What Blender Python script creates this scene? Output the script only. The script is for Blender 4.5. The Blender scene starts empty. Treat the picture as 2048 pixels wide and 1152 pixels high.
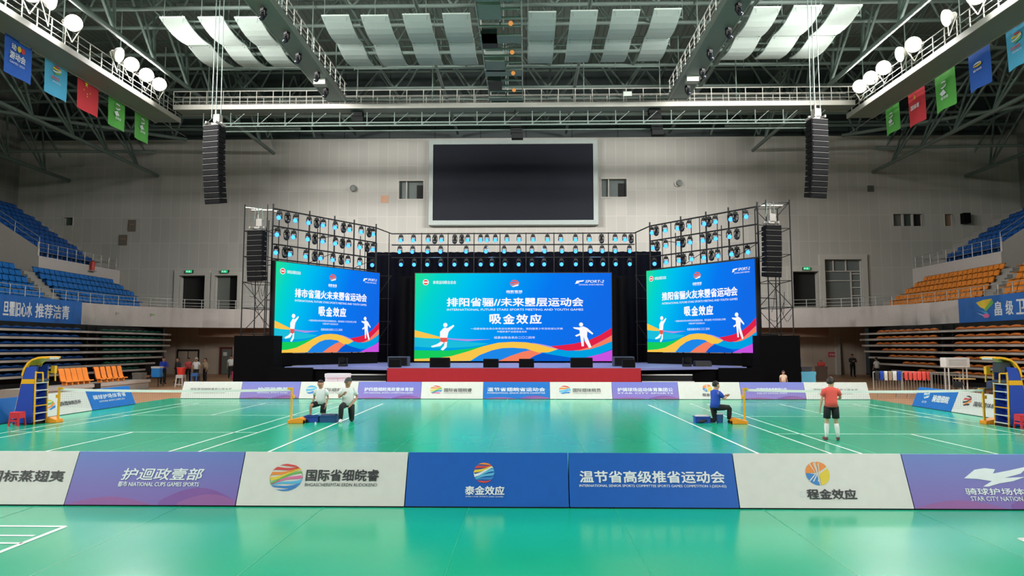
import bpy, bmesh, math, random
from mathutils import Vector, Matrix, Euler
random.seed(7)
S = bpy.context.scene
COL = S.collection
PI = math.pi

# ---------------------------------------------------------------- camera, world, exposure
FPX, CAMH = 1400.0, 2.4
cd = bpy.data.cameras.new('camera')
cam = bpy.data.objects.new('camera', cd)
COL.objects.link(cam)
cd.sensor_width = 36.0
cd.lens = 36.0 * FPX / 2048.0
cd.clip_end = 300
cam.location = (0, 0, CAMH)
cam.rotation_euler = (math.radians(90 + 4.737), 0, math.radians(1.187))
S.camera = cam
CR = cam.rotation_euler.to_matrix()
w = bpy.data.worlds.new('world'); S.world = w
w.use_nodes = True
w.node_tree.nodes['Background'].inputs[0].default_value = (0.5, 0.6, 0.6, 1)
w.node_tree.nodes['Background'].inputs[1].default_value = 0.02
S.view_settings.view_transform = 'Standard'
S.view_settings.look = 'None'
S.view_settings.exposure = 0.0
S.view_settings.gamma = 1.0
S.view_settings.use_curve_mapping = False
S.cycles.max_bounces = 6
S.cycles.diffuse_bounces = 4
S.cycles.sample_clamp_indirect = 4.0
FLOOD_W = 2500.0      # watts of one floodlight
FLOOD_CONE = 130

def ray(px, py):
    d = CR @ Vector(((px - 1024) / FPX, -(py - 576) / FPX, -1.0))
    return d
def atY(px, py, Y):
    d = ray(px, py); t = Y / d.y
    return Vector((0, 0, CAMH)) + d * t
def atX(px, py, X):
    d = ray(px, py); t = X / d.x
    return Vector((0, 0, CAMH)) + d * t
def yx(px, X, py=650):
    return atX(px, py, X).y
def atZ(px, py, Z=0.0):
    d = ray(px, py); t = (Z - CAMH) / d.z
    return Vector((0, 0, CAMH)) + d * t

# ---------------------------------------------------------------- materials
def lin(c):
    return tuple(((v / 255) / 12.92 if v / 255 <= 0.04045 else ((v / 255 + 0.055) / 1.055) ** 2.4) for v in c)
_M = {}
def mat(name, rgb, rough=0.5, metal=0.0, var=0.06, scale=6.0, spec=0.5, bump=0.0):
    if name in _M: return _M[name]
    m = bpy.data.materials.new(name); m.use_nodes = True
    nt = m.node_tree; b = nt.nodes['Principled BSDF']
    c = lin(rgb)
    b.inputs['Roughness'].default_value = rough
    b.inputs['Metallic'].default_value = metal
    b.inputs['Specular IOR Level'].default_value = spec
    tc = nt.nodes.new('ShaderNodeTexCoord'); nz = nt.nodes.new('ShaderNodeTexNoise')
    nz.inputs['Scale'].default_value = scale; nz.inputs['Detail'].default_value = 2
    nt.links.new(tc.outputs['Object'], nz.inputs['Vector'])
    rp = nt.nodes.new('ShaderNodeMix'); rp.data_type = 'RGBA'
    rp.inputs[6].default_value = (*[v * (1 - var) for v in c], 1)
    rp.inputs[7].default_value = (*[min(1, v * (1 + var)) for v in c], 1)
    nt.links.new(nz.outputs[0], rp.inputs[0])
    nt.links.new(rp.outputs[2], b.inputs['Base Color'])
    if bump:
        bp = nt.nodes.new('ShaderNodeBump'); bp.inputs['Strength'].default_value = bump
        nt.links.new(nz.outputs[0], bp.inputs['Height']); nt.links.new(bp.outputs[0], b.inputs['Normal'])
    _M[name] = m
    return m
def emat(name, rgb, strength=1.0):
    if name in _M: return _M[name]
    m = bpy.data.materials.new(name); m.use_nodes = True
    nt = m.node_tree; nt.nodes.clear()
    e = nt.nodes.new('ShaderNodeEmission'); o = nt.nodes.new('ShaderNodeOutputMaterial')
    e.inputs[0].default_value = (*lin(rgb), 1); e.inputs[1].default_value = strength
    nt.links.new(e.outputs[0], o.inputs[0])
    _M[name] = m
    return m
def grid_mat(name, rgb, line_rgb, pw, ph, lw, rough=0.6, axes='XZ', off=0.0, var=0.05):
    """panelled sheeting: a rectangular grid of joints over a plain colour"""
    if name in _M: return _M[name]
    m = bpy.data.materials.new(name); m.use_nodes = True
    nt = m.node_tree; b = nt.nodes['Principled BSDF']; b.inputs['Roughness'].default_value = rough
    tc = nt.nodes.new('ShaderNodeTexCoord'); sp = nt.nodes.new('ShaderNodeSeparateXYZ'); cb = nt.nodes.new('ShaderNodeCombineXYZ')
    nt.links.new(tc.outputs['Object'], sp.inputs[0])
    nt.links.new(sp.outputs['XYZ'.index(axes[0])], cb.inputs[0]); nt.links.new(sp.outputs['XYZ'.index(axes[1])], cb.inputs[1])
    br = nt.nodes.new('ShaderNodeTexBrick'); br.offset = off
    br.inputs['Scale'].default_value = 1.0
    br.inputs['Brick Width'].default_value = pw; br.inputs['Row Height'].default_value = ph
    br.inputs['Mortar Size'].default_value = lw; br.inputs['Mortar Smooth'].default_value = 0.1
    c = lin(rgb)
    br.inputs['Color1'].default_value = (*[v * (1 - var) for v in c], 1)
    br.inputs['Color2'].default_value = (*[v * (1 + var) for v in c], 1)
    br.inputs['Mortar'].default_value = (*lin(line_rgb), 1)
    nt.links.new(cb.outputs[0], br.inputs[0])
    nt.links.new(br.outputs[0], b.inputs['Base Color'])
    _M[name] = m
    return m

# ---------------------------------------------------------------- mesh builder
class MB:
    def __init__(s): s.v = []; s.f = []; s.m = []; s.sm = []
    def add(s, vs, fs, m=0, smooth=False):
        o = len(s.v); s.v += [Vector(p) for p in vs]
        for f in fs: s.f.append([i + o for i in f]); s.m.append(m); s.sm.append(smooth)
        return s
    def box(s, c, d, rz=0, m=0, rot=None):
        x, y, z = [k / 2 for k in d]
        R = rot if rot is not None else Matrix.Rotation(rz, 3, 'Z')
        vs = [R @ Vector((a * x, b * y, e * z)) + Vector(c) for a in (-1, 1) for b in (-1, 1) for e in (-1, 1)]
        return s.add(vs, [(0, 1, 3, 2), (4, 6, 7, 5), (0, 4, 5, 1), (2, 3, 7, 6), (0, 2, 6, 4), (1, 5, 7, 3)], m)
    def bbox(s, a, b, m=0):
        return s.box([(p + q) / 2 for p, q in zip(a, b)], [abs(p - q) for p, q in zip(a, b)], m=m)
    def tube(s, p, q, r, n=6, m=0, r2=None, caps=True):
        p = Vector(p); q = Vector(q); d = q - p
        if d.length < 1e-6: return s
        d.normalize(); a = d.orthogonal().normalized(); b = d.cross(a); r2 = r if r2 is None else r2
        vs = []
        for k in range(n):
            t = 2 * PI * k / n; e = a * math.cos(t) + b * math.sin(t)
            vs += [p + e * r, q + e * r2]
        fs = [(2 * k, 2 * ((k + 1) % n), 2 * ((k + 1) % n) + 1, 2 * k + 1) for k in range(n)]
        s.add(vs, fs, m, n > 5)
        if caps: s.add(vs[0::2], [tuple(range(n))[::-1]], m); s.add(vs[1::2], [tuple(range(n))], m)
        return s
    def path(s, pts, r, n=6, m=0):
        for a, b in zip(pts, pts[1:]): s.tube(a, b, r, n, m)
        return s
    def prism(s, poly, ext, m=0):
        """poly: 3D points of a planar outline, ext: extrusion vector"""
        n = len(poly); e = Vector(ext)
        vs = [Vector(p) for p in poly] + [Vector(p) + e for p in poly]
        return s.add(vs, [tuple(range(n))[::-1], tuple(range(n, 2 * n))] + [(k, (k + 1) % n, n + (k + 1) % n, n + k) for k in range(n)], m)
    def ball(s, c, r, m=0, nu=10, nv=7, sc=(1, 1, 1)):
        c = Vector(c); vs = [c + Vector((0, 0, r * sc[2]))]
        for i in range(1, nv):
            for j in range(nu):
                t = PI * i / nv; p = 2 * PI * j / nu
                vs.append(c + Vector((r * sc[0] * math.sin(t) * math.cos(p), r * sc[1] * math.sin(t) * math.sin(p), r * sc[2] * math.cos(t))))
        vs.append(c - Vector((0, 0, r * sc[2]))); L = len(vs) - 1
        fs = [(0, 1 + j, 1 + (j + 1) % nu) for j in range(nu)]
        for i in range(nv - 2):
            for j in range(nu):
                a = 1 + i * nu + j; b = 1 + i * nu + (j + 1) % nu
                fs.append((a, a + nu, b + nu, b))
        fs += [(L, L - nu + (j + 1) % nu, L - nu + j) for j in range(nu)]
        return s.add(vs, fs, m, True)
    def sheet(s, rows, m=0, smooth=True):
        n = len(rows[0]); vs = [p for r in rows for p in r]
        fs = [(i * n + j, i * n + j + 1, (i + 1) * n + j + 1, (i + 1) * n + j) for i in range(len(rows) - 1) for j in range(n - 1)]
        return s.add(vs, fs, m, smooth)
    def build(s, name, mats, parent=None, origin=None, fix=True, bevel=0):
        """origin: world point of the object's origin (parent's origin is subtracted when parented)"""
        if not isinstance(mats, (list, tuple)): mats = [mats]
        if origin is None: origin = WO.get(parent.name, Vector()) if parent else Vector()
        og = Vector(origin)
        me = bpy.data.meshes.new(name)
        me.from_pydata([v - og for v in s.v], [], s.f)
        for k in mats: me.materials.append(k)
        me.polygons.foreach_set('material_index', s.m); me.polygons.foreach_set('use_smooth', s.sm)
        if fix:
            bm = bmesh.new(); bm.from_mesh(me)
            bmesh.ops.recalc_face_normals(bm, faces=bm.faces); bm.to_mesh(me); bm.free()
        o = bpy.data.objects.new(name, me); COL.objects.link(o)
        if parent:
            o.parent = parent; o.location = og - WO.get(parent.name, Vector())
        else: o.location = og
        WO[o.name] = og
        if bevel:
            bv = o.modifiers.new('edge', 'BEVEL'); bv.width = bevel; bv.segments = 2; bv.limit_method = 'ANGLE'
        return o
WO = {}
def tag(o, label=None, cat=None, group=None, kind=None):
    if label: o['label'] = label
    if cat: o['category'] = cat
    if group: o['group'] = group
    if kind: o['kind'] = kind
    return o
def thing(name, label, cat, loc=(0, 0, 0), group=None, kind=None):
    o = bpy.data.objects.new(name, None); COL.objects.link(o); o.location = loc
    o.empty_display_size = 0.2
    WO[o.name] = Vector(loc)
    return tag(o, label, cat, group, kind)
def dup(root, loc, rz=None, label=None, group=None):
    r = root.copy(); COL.objects.link(r); r.location = loc; WO[r.name] = Vector(loc)
    if rz is not None: r.rotation_euler = (0, 0, rz)
    if label: r['label'] = label
    if group: r['group'] = group
    for ch in list(root.children):
        c = ch.copy(); COL.objects.link(c); c.parent = r
        for g in list(ch.children):
            d = g.copy(); COL.objects.link(d); d.parent = c
    return r
def struct(o, label=None):
    o['kind'] = 'structure'
    if label: o['label'] = label
    return o
ORD = ['first', 'second', 'third', 'fourth', 'fifth', 'sixth', 'seventh', 'eighth', 'ninth', 'tenth', 'eleventh', 'twelfth', 'thirteenth', 'fourteenth', 'fifteenth', 'sixteenth', 'seventeenth', 'eighteenth', 'nineteenth', 'twentieth']

# ---------------------------------------------------------------- flat lettering and marks
_TC = {}
def glyphs(body, bold=0.02, shear=0.0):
    k = (body, bold, shear)
    if k in _TC: return _TC[k]
    cu = bpy.data.curves.new('lettering', 'FONT'); cu.body = body; cu.offset = bold; cu.resolution_u = 2; cu.shear = shear
    o = bpy.data.objects.new('lettering', cu); TMP.objects.link(o)
    dg = bpy.context.evaluated_depsgraph_get(); dg.update()
    me = bpy.data.meshes.new_from_object(o.evaluated_get(dg))
    vs = [(v.co.x, v.co.y) for v in me.vertices]; fs = [tuple(p.vertices) for p in me.polygons]
    bpy.data.objects.remove(o); bpy.data.curves.remove(cu); bpy.data.meshes.remove(me)
    x0 = min(v[0] for v in vs); x1 = max(v[0] for v in vs); y0 = min(v[1] for v in vs); y1 = max(v[1] for v in vs)
    r = ([((v[0] - x0) / (x1 - x0), (v[1] - y0) / (y1 - y0)) for v in vs], fs)
    _TC[k] = r
    return r
TMP = COL
class Face2D:
    """a flat printed face: 2D coordinates (u right, v down, both 0..1) on the parallelogram P00, P10, P01"""
    def __init__(s, mb, p00, p10, p01, step=0.004, p11=None):
        s.mb = mb; s.o = Vector(p00); s.p10 = Vector(p10); s.p01 = Vector(p01)
        s.p11 = Vector(p11) if p11 is not None else s.p10 + s.p01 - s.o
        s.n = (s.p01 - s.o).cross(s.p10 - s.o).normalized(); s.step = step; s.k = 0
    def P(s, u, v, k):
        return (s.o * (1 - u) + s.p10 * u) * (1 - v) + (s.p01 * (1 - u) + s.p11 * u) * v + s.n * s.step * k
    def poly(s, pts, m, layer=1):
        tri = [Vector((p[0], p[1], 0)) for p in pts]
        from mathutils.geometry import tessellate_polygon
        s.mb.add([s.P(p[0], p[1], layer) for p in pts], [tuple(t) for t in tessellate_polygon([tri])], m)
    def ribbon(s, top, bot, m, layer=1):
        s.poly(list(top) + list(bot)[::-1], m, layer)
    def disc(s, u, v, ru, rv, m, layer=2, n=18):
        s.poly([(u + ru * math.cos(2 * PI * k / n), v + rv * math.sin(2 * PI * k / n)) for k in range(n)], m, layer)
    def text(s, body, u0, v0, u1, v1, m, layer=3, bold=0.02, shear=0.0):
        vs, fs = glyphs(body, 0.0, shear)
        hv = v1 - v0; asp = (s.p01 - s.o).length / (s.p10 - s.o).length
        b = bold * 1.3
        sh = [(0, 0)] if b <= 0.008 else [(-b, 0), (b, 0), (0, -b * 0.7), (0, b * 0.7)]
        for k, (a, c) in enumerate(sh):
            s.mb.add([s.P(u0 + (u1 - u0) * x + a * hv * asp, v1 + (v0 - v1) * y + c * hv, layer + 0.05 * k) for x, y in vs], fs, m)
    def globe(s, u, v, ru, rv, mats, layer=2, tilt=0.45, amp=0.12, gap=0.3):
        """round emblem made of slanted wavy stripes"""
        n = len(mats)
        for i, m in enumerate(mats):
            a = -1 + 2 * i / n; b = -1 + 2 * (i + 1 - gap) / n
            top = []; bot = []
            N = 16
            for k in range(N + 1):
                x = -1 + 2 * k / N
                def f(c):
                    y = c + amp * math.sin(x * 2.6 + i) - tilt * x * (1 - abs(c)) * 0.6
                    lim = math.sqrt(max(0, 1 - x * x)); return max(-lim, min(lim, y))
                top.append((u + ru * x, v + rv * f(a))); bot.append((u + ru * x, v + rv * f(b)))
            for k in range(N):
                if abs(top[k][1] - bot[k][1]) + abs(top[k + 1][1] - bot[k + 1][1]) < 1e-7: continue
                q = [top[k], top[k + 1], bot[k + 1], bot[k]]
                s.mb.add([s.P(p[0], p[1], layer) for p in q], [(0, 1, 2, 3)], m)
# ---------------------------------------------------------------- colours
M_white = mat('painted_white', (206, 204, 200), 0.55)
M_steel = mat('brushed_steel', (190, 190, 188), 0.35, 0.6)
M_black = mat('black_metal', (16, 16, 18), 0.6, spec=0.3)
M_blackcloth = mat('black_drape', (5, 5, 7), 0.95, spec=0.1)
M_navycloth = mat('navy_drape', (6, 7, 17), 0.95, spec=0.1)
M_line = mat('court_line_paint', (232, 240, 236), 0.5)
M_roofsteel = mat('roof_steel', (98, 113, 106), 0.55)
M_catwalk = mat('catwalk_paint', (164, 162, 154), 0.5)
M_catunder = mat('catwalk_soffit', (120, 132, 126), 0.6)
M_conc = mat('concrete', (158, 154, 148), 0.8)
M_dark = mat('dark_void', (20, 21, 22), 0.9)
M_parapet = mat('parapet_white', (196, 188, 184), 0.6)
M_wallbeige = grid_mat('beige_wall_panels', (184, 168, 152), (166, 150, 136), 1.2, 6.0, 0.02)
M_brown = mat('brown_fascia', (146, 116, 96), 0.7)
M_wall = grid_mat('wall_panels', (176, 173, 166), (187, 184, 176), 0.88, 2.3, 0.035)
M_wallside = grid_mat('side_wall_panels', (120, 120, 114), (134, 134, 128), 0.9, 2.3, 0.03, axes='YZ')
M_roofdeck = grid_mat('roof_deck', (160, 176, 167), (130, 144, 136), 0.5, 40.0, 0.05, axes='XY')
M_upperdark = grid_mat('upper_dark_cladding', (62, 72, 72), (36, 42, 42), 4.2, 20.0, 0.06)
M_wood = grid_mat('sports_wood_floor', (196, 146, 108), (178, 130, 94), 0.14, 2.4, 0.006, rough=0.35, axes='XY', off=0.5, var=0.1)

def mat_floor():
    m = bpy.data.materials.new('green_court_mat'); m.use_nodes = True
    nt = m.node_tree; b = nt.nodes['Principled BSDF']
    tc = nt.nodes.new('ShaderNodeTexCoord')
    n1 = nt.nodes.new('ShaderNodeTexNoise'); n1.inputs['Scale'].default_value = 0.5; n1.inputs['Detail'].default_value = 5
    nt.links.new(tc.outputs['Object'], n1.inputs['Vector'])
    mp = nt.nodes.new('ShaderNodeMapping'); mp.inputs['Scale'].default_value = (1.0, 0.12, 1)
    mp.inputs['Rotation'].default_value = (0, 0, 1.2)
    nt.links.new(tc.outputs['Object'], mp.inputs['Vector'])
    n2 = nt.nodes.new('ShaderNodeTexNoise'); n2.inputs['Scale'].default_value = 1.2; n2.inputs['Detail'].default_value = 2
    nt.links.new(mp.outputs[0], n2.inputs['Vector'])
    rp = nt.nodes.new('ShaderNodeValToRGB')
    rp.color_ramp.elements[0].position = 0.3; rp.color_ramp.elements[0].color = (*lin((6, 182, 136)), 1)
    rp.color_ramp.elements[1].position = 0.75; rp.color_ramp.elements[1].color = (*lin((24, 190, 148)), 1)
    nt.links.new(n1.outputs[0], rp.inputs[0]); nt.links.new(rp.outputs[0], b.inputs['Base Color'])
    mr = nt.nodes.new('ShaderNodeMapRange'); mr.inputs[3].default_value = 0.185; mr.inputs[4].default_value = 0.225
    nt.links.new(n2.outputs[0], mr.inputs[0]); nt.links.new(mr.outputs[0], b.inputs['Roughness'])
    b.inputs['Specular IOR Level'].default_value = 0.75
    b.inputs['IOR'].default_value = 1.6
    return m
M_mat = mat_floor()

# ---------------------------------------------------------------- room shell
X0, YB = -1.3, 61.0                       # axis of the hall, plane of the back wall
def mx(x): return 2 * X0 - x              # mirror across the hall's axis
XL, XR = -45.6, mx(-45.6)
struct(MB().bbox((XL, -26, -0.3), (XR, YB + 3, -0.012)).build('floor', M_wood), 'orange brown sports wood floor around the green mats')
fm = MB().bbox((-16.4, -24, -0.012), (15.6, 32.3, 0.0)).build('floor_mat', M_mat)
struct(fm, 'green badminton court mat flooring with white lines')
ln = MB()
def fl(x0, y0, x1, y1, w=0.06):
    """a painted line on the mats between two floor points"""
    a = Vector((x0, y0, 0)); b = Vector((x1, y1, 0)); d = (b - a).normalized(); n = Vector((-d.y, d.x, 0)) * w / 2
    z = Vector((0, 0, 0.004))
    ln.add([a + n + z, a - n + z, b - n + z, b + n + z], [(0, 1, 2, 3)], 0)
def court(xa, xb, yc):
    L = 7.6
    for x in (xa, xb, xa + 0.68 * (1 if xb > xa else -1), xb - 0.68 * (1 if xb > xa else -1)): fl(x, yc - L, x, yc + L)
    xc = (xa + xb) / 2
    for s in (-1, 1):
        fl(xa, yc + s * L, xb, yc + s * L); fl(xa, yc + s * (L - 0.9), xb, yc + s * (L - 0.9)); fl(xa, yc + s * 2.4, xb, yc + s * 2.4)
        fl(xc, yc + s * 2.4, xc, yc + s * L)
court(-7.47, -14.5, 22.0)
court(6.8, 14.15, 22.0)
fl(-6.0, 29.4, -5.85, 14.5, 0.075); fl(4.98, 29.0, 5.2, 14.5, 0.075)
for sx, xe, yc in ((-1, -6.15, 9.44), (1, 6.15, 9.1)):
    far = sx * 13.3
    fl(xe, yc, far, yc, 0.07); fl(xe, yc, xe, -6, 0.07)
    fl(xe + sx * 0.1, yc - 0.46, far, yc - 0.46, 0.06); fl(xe, yc - 0.8, far, yc - 0.8, 0.06)
    fl(xe + sx * 0.46, yc - 1.6, xe + sx * 0.46, -6, 0.06)
sm = MB()
for k in range(-4, 9):
    x = -5.2 + 2.17 * k
    sm.add([(x - 0.007, -20, 0.002), (x + 0.007, -20, 0.002), (x + 0.007, 32.2, 0.002), (x - 0.007, 32.2, 0.002)], [(0, 1, 2, 3)])
sm.build('mat_seams', mat('mat_seam', (28, 184, 142), 0.45), fm)
ln.build('court_lines', M_line, fm)['label'] = 'white painted court lines'

def holed(x0, x1, z0, z1, y, holes, depth, mb, m=0):
    """a wall plane facing -Y with rectangular openings and their reveals"""
    xs = sorted({x0, x1, *[h[0] for h in holes], *[h[1] for h in holes]})
    zs = sorted({z0, z1, *[h[2] for h in holes], *[h[3] for h in holes]})
    for a, b in zip(xs, xs[1:]):
        for c, d in zip(zs, zs[1:]):
            if any(h[0] <= (a + b) / 2 <= h[1] and h[2] <= (c + d) / 2 <= h[3] for h in holes): continue
            mb.add([(a, y, c), (b, y, c), (b, y, d), (a, y, d)], [(0, 1, 2, 3)], m)
    for a, b, c, d in holes:
        mb.add([(a, y, c), (b, y, c), (b, y, d), (a, y, d), (a, y + depth, c), (b, y + depth, c), (b, y + depth, d), (a, y + depth, d)],
               [(0, 1, 5, 4), (1, 2, 6, 5), (2, 3, 7, 6), (3, 0, 4, 7)], m)
def hole(pxa, pxb, pya, pyb, Y=YB):
    p = atY(pxa, pyb, Y); q = atY(pxb, pya, Y)
    return (p.x, q.x, p.z, q.z)
ZW = 20.7
H_d1, H_d2 = hole(357, 411, 551, 620), hole(428, 476, 551, 620)
H_d3, H_w = hole(1587, 1636, 543, 614), hole(1651, 1722, 519, 614)
H_wl, H_wr = hole(798, 847, 362, 398), hole(1203, 1253, 358, 394)
H_s = [hole(1787 + 19.5 * k, 1805 + 19.5 * k, 428, 452) for k in range(3)] + [hole(1890, 1905, 428, 452)]
H_l = hole(128, 146, 435, 451)
wb = MB(); holed(XL, XR, 4.4, ZW, YB, [H_d1, H_d2, H_d3, H_w, H_wl, H_wr, H_l] + H_s, 0.7, wb)
struct(wb.build('wall_back', M_wall, fix=False), 'pale grey panelled back wall above the gallery')
struct(MB().bbox((XL, YB + 2.0, 4.0), (XR, YB + 2.3, 30)).build('wall_back_upper', M_upperdark), 'dark cladding band above the pale wall')
struct(MB().bbox((XL, YB - 0.05, ZW), (XR, YB + 2.0, ZW + 0.15)).build('trim_1', M_wall), 'ledge on top of the pale back wall')
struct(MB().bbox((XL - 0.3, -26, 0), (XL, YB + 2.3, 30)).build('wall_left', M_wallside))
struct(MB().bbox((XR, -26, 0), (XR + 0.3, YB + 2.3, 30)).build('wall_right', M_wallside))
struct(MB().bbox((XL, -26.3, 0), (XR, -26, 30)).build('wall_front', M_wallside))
struct(MB().bbox((XL, -26, 28.5), (XR, YB + 2.3, 28.8)).build('ceiling', M_roofdeck), 'dark corrugated roof deck')
# under the gallery: recessed wall and bulkhead
lw = MB(); lw.bbox((-31, 59.5, 0), (mx(-31), 59.7, 4.0)); struct(lw.build('wall_back_lower', M_wallbeige), 'beige wall under the gallery')
struct(MB().bbox((-27, 57.2, 3.15), (mx(-27), 57.45, 3.86)).build('trim_2', M_brown), 'brown bulkhead under the gallery')
M_doorframe = mat('door_frame_white', (186, 182, 174), 0.5)
M_doordark = mat('door_opening_dark', (26, 26, 25), 0.8)
M_glass = mat('grey_glazing', (104, 110, 108), 0.15)
M_doorleaf = mat('grey_door_leaf', (100, 104, 98), 0.6)
def frame_rect(mb, h, y, w, d, m=0):
    a, b, c, e = h
    mb.bbox((a - w, y - d, c), (a, y + 0.05, e + w), m); mb.bbox((b, y - d, c), (b + w, y + 0.05, e + w), m)
    mb.bbox((a, y - d, e), (b, y + 0.05, e + w), m)
def back(h, m, name, y=YB + 0.7, t=0.05):
    return struct(MB().bbox((h[0], y, h[2]), (h[1], y + t, h[3])).build(name, m))
d = back(H_d1, M_doordark, 'door_1'); fr = MB(); frame_rect(fr, H_d1, YB, 0.45, 0.12); fr.build('door_frame', M_doorframe, d)
d['label'] = 'dark open gallery doorway with white surround, left of its twin'
d = back(H_d2, M_doordark, 'door_2'); fr = MB(); frame_rect(fr, H_d2, YB, 0.3, 0.12); fr.build('door_frame', M_doorframe, d)
MB().bbox((H_d2[0], YB + 0.55, H_d2[2]), (H_d2[0] + 1.1, YB + 0.62, H_d2[3])).build('door_leaf', M_doorleaf, d)
d = back(H_d3, M_doordark, 'door_3'); fr = MB(); frame_rect(fr, H_d3, YB, 0.5, 0.14); fr.build('door_frame', M_doorframe, d)
d = back(H_w, M_glass, 'window_1', YB + 0.35); fr = MB(); frame_rect(fr, H_w, YB, 0.45, 0.2)
a, b, c, e = H_w
for x in (a + 0.9, a + (b - a) * 0.62): fr.bbox((x - 0.03, YB + 0.2, e - 1.0), (x + 0.03, YB + 0.34, e))
for z in (e - 1.0, c + 2.3): fr.bbox((a, YB + 0.2, z - 0.04), (b, YB + 0.34, z + 0.04))
for z in (c + 1.0, c + 1.7, c + 2.9): fr.bbox((b - 0.8, YB + 0.2, z - 0.04), (b, YB + 0.34, z + 0.04))
fr.bbox((b - 0.85, YB + 0.2, c), (b - 0.78, YB + 0.34, e - 1.0))
fr.build('window_frame', M_doorframe, d)
M_wdark = mat('window_room_dark', (70, 82, 78), 0.4)
for h, nm in ((H_wl, 'window_2'), (H_wr, 'window_3')):
    d = back(h, M_wdark, nm, YB + 0.5); fr = MB(); frame_rect(fr, h, YB, 0.1, 0.06)
    a, b, c, e = h
    fr.bbox((a - 0.1, YB - 0.06, c - 0.1), (b + 0.1, YB + 0.05, c))
    fr.bbox((a + (b - a) * 0.28, YB + 0.1, c), (a + (b - a) * 0.31, YB + 0.2, e))
    fr.build('window_frame', M_doorframe, d)
    k = MB(); k.bbox((a + (b - a) * 0.7, YB + 0.38, c + 0.1), (a + (b - a) * 0.95, YB + 0.48, e - 0.3)); k.build('sash', M_doordark, d)
for i, h in enumerate(H_s + [H_l]):
    d = back(h, [M_doorleaf, M_wdark, M_doordark, M_brown, M_wdark][i], 'window_%d' % (4 + i), YB + 0.3)
    fr = MB(); frame_rect(fr, h, YB, 0.06, 0.05); fr.build('window_frame', M_doorframe, d)
# doors of the wall under the gallery
M_red = mat('dark_red_door', (92, 30, 28), 0.5)
def low_door(pxa, pxb, pyt, name, m_frame, m_leaf, label, double=False):
    y = 59.45; a = atY(pxa, 700, y).x; b = atY(pxb, 700, y).x; zt = atY(1000, pyt, y).z
    d = struct(MB().bbox((a, y - 0.06, 0), (b, y, zt)).build(name, m_frame), label)
    if double:
        c = (a + b) / 2
        for q, r in ((a + 0.12, c - 0.04), (c + 0.04, b - 0.12)): MB().bbox((q, y - 0.1, 0.02), (r, y - 0.05, zt - 0.15)).build('door_leaf', m_leaf, d)
    else: MB().bbox((a + 0.22, y - 0.1, 0.02), (b - 0.05, y - 0.05, zt - 0.18)).build('door_leaf', m_leaf, d)
    return d
d = low_door(355, 399, 699, 'door_4', M_black, M_wallbeige, 'dark framed double door under the gallery', True)
d = low_door(440, 465, 694, 'door_5', M_red, M_doorleaf, 'dark red framed door behind the standing person with a pink bag')
a = atY(450, 708, 59.3); MB().box((a.x, 59.32, a.z), (0.32, 0.02, 0.3)).build('notice', M_white, d)
p = atY(1655, 700, 59.4); q = atY(1665, 700, 59.4)
struct(MB().bbox((atY(1648, 0, 59).x, 59.2, 0), (atY(1656, 0, 59).x, 59.5, 3.2)).build('trim_3', M_doorframe), 'pale vertical pillar strip under the right gallery')
p = atY(1667, 709, 59.44)
e = MB(); f2 = Face2D(e, (p.x - 0.42, 59.44, p.z + 0.2), (p.x + 0.42, 59.44, p.z + 0.2), (p.x - 0.42, 59.44, p.z - 0.2))
e.bbox((p.x - 0.42, 59.445, p.z - 0.2), (p.x + 0.42, 59.49, p.z + 0.2), 0)
f2.text('安全出口', 0.1, 0.25, 0.9, 0.75, 1)
tag(e.build('wall_notice', [mat('red_notice', (190, 60, 66), 0.5), M_white], fix=False, origin=p), 'small red notice plate on the beige wall under the right gallery', 'sign')

# ---------------------------------------------------------------- gallery parapet (U shaped, rounded corners)
PZ0, PZ1, R_ARC = 3.85, 5.35, 9.0
ARC_X, ARC_Y = -21.1, 47.0
def parapet_path(off=0.0):
    """left half of the plan, from near to far: straight, then a quarter circle, then the back run"""
    pts = [Vector((-30.1 - off, y, 0)) for y in (-5, 5, 15, 20, 25, 30, 35, 40, 47)]
    for k in range(1, 13):
        t = (PI / 2) * k / 12; r = R_ARC + off
        pts.append(Vector((ARC_X - r * math.cos(t), ARC_Y + r * math.sin(t), 0)))
    return pts
full_l = parapet_path(); full_r = [Vector((mx(p.x), p.y, 0)) for p in full_l]
pin = full_l + full_r[::-1]
pl_o = parapet_path(0.3); pout = pl_o + [Vector((mx(p.x), p.y, 0)) for p in pl_o][::-1]
pp = MB()
pp.sheet([[p + Vector((0, 0, PZ0)) for p in pin], [p + Vector((0, 0, PZ1)) for p in pin], [p + Vector((0, 0, PZ1)) for p in pout], [p + Vector((0, 0, PZ0)) for p in pout], [p + Vector((0, 0, PZ0)) for p in pin]], smooth=False)
tag(struct(pp.build('gallery_parapet', M_parapet), 'white curved gallery parapet around the hall'))
# gallery deck behind the parapet
gd = MB()
lft = [p for p in pl_o]; outer = [Vector((-34, p.y, 0)) if p.y < 47 else Vector((p.x - 0.0, YB, 0)) for p in lft]
outer[9:] = [Vector((-34 + (p.x + 34) * 1.0, YB, 0)) for p in lft[9:]]
for sgn in (0, 1):
    A = [Vector((mx(p.x), p.y, 4.5)) if sgn else Vector((p.x, p.y, 4.5)) for p in lft]
    B = [Vector((mx(p.x), p.y, 4.5)) if sgn else Vector((p.x, p.y, 4.5)) for p in outer]
    gd.sheet([A, B], smooth=False)
gd.add([(ARC_X, 56.2, 4.5), (mx(ARC_X), 56.2, 4.5), (mx(ARC_X), YB, 4.5), (ARC_X, YB, 4.5)], [(0, 1, 2, 3)])
sf = MB(); sf.v = [Vector((v.x, v.y, 3.9)) for v in gd.v]; sf.f = [list(f) for f in gd.f]; sf.m = list(gd.m); sf.sm = list(gd.sm)
gd.add(sf.v, sf.f)
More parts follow.
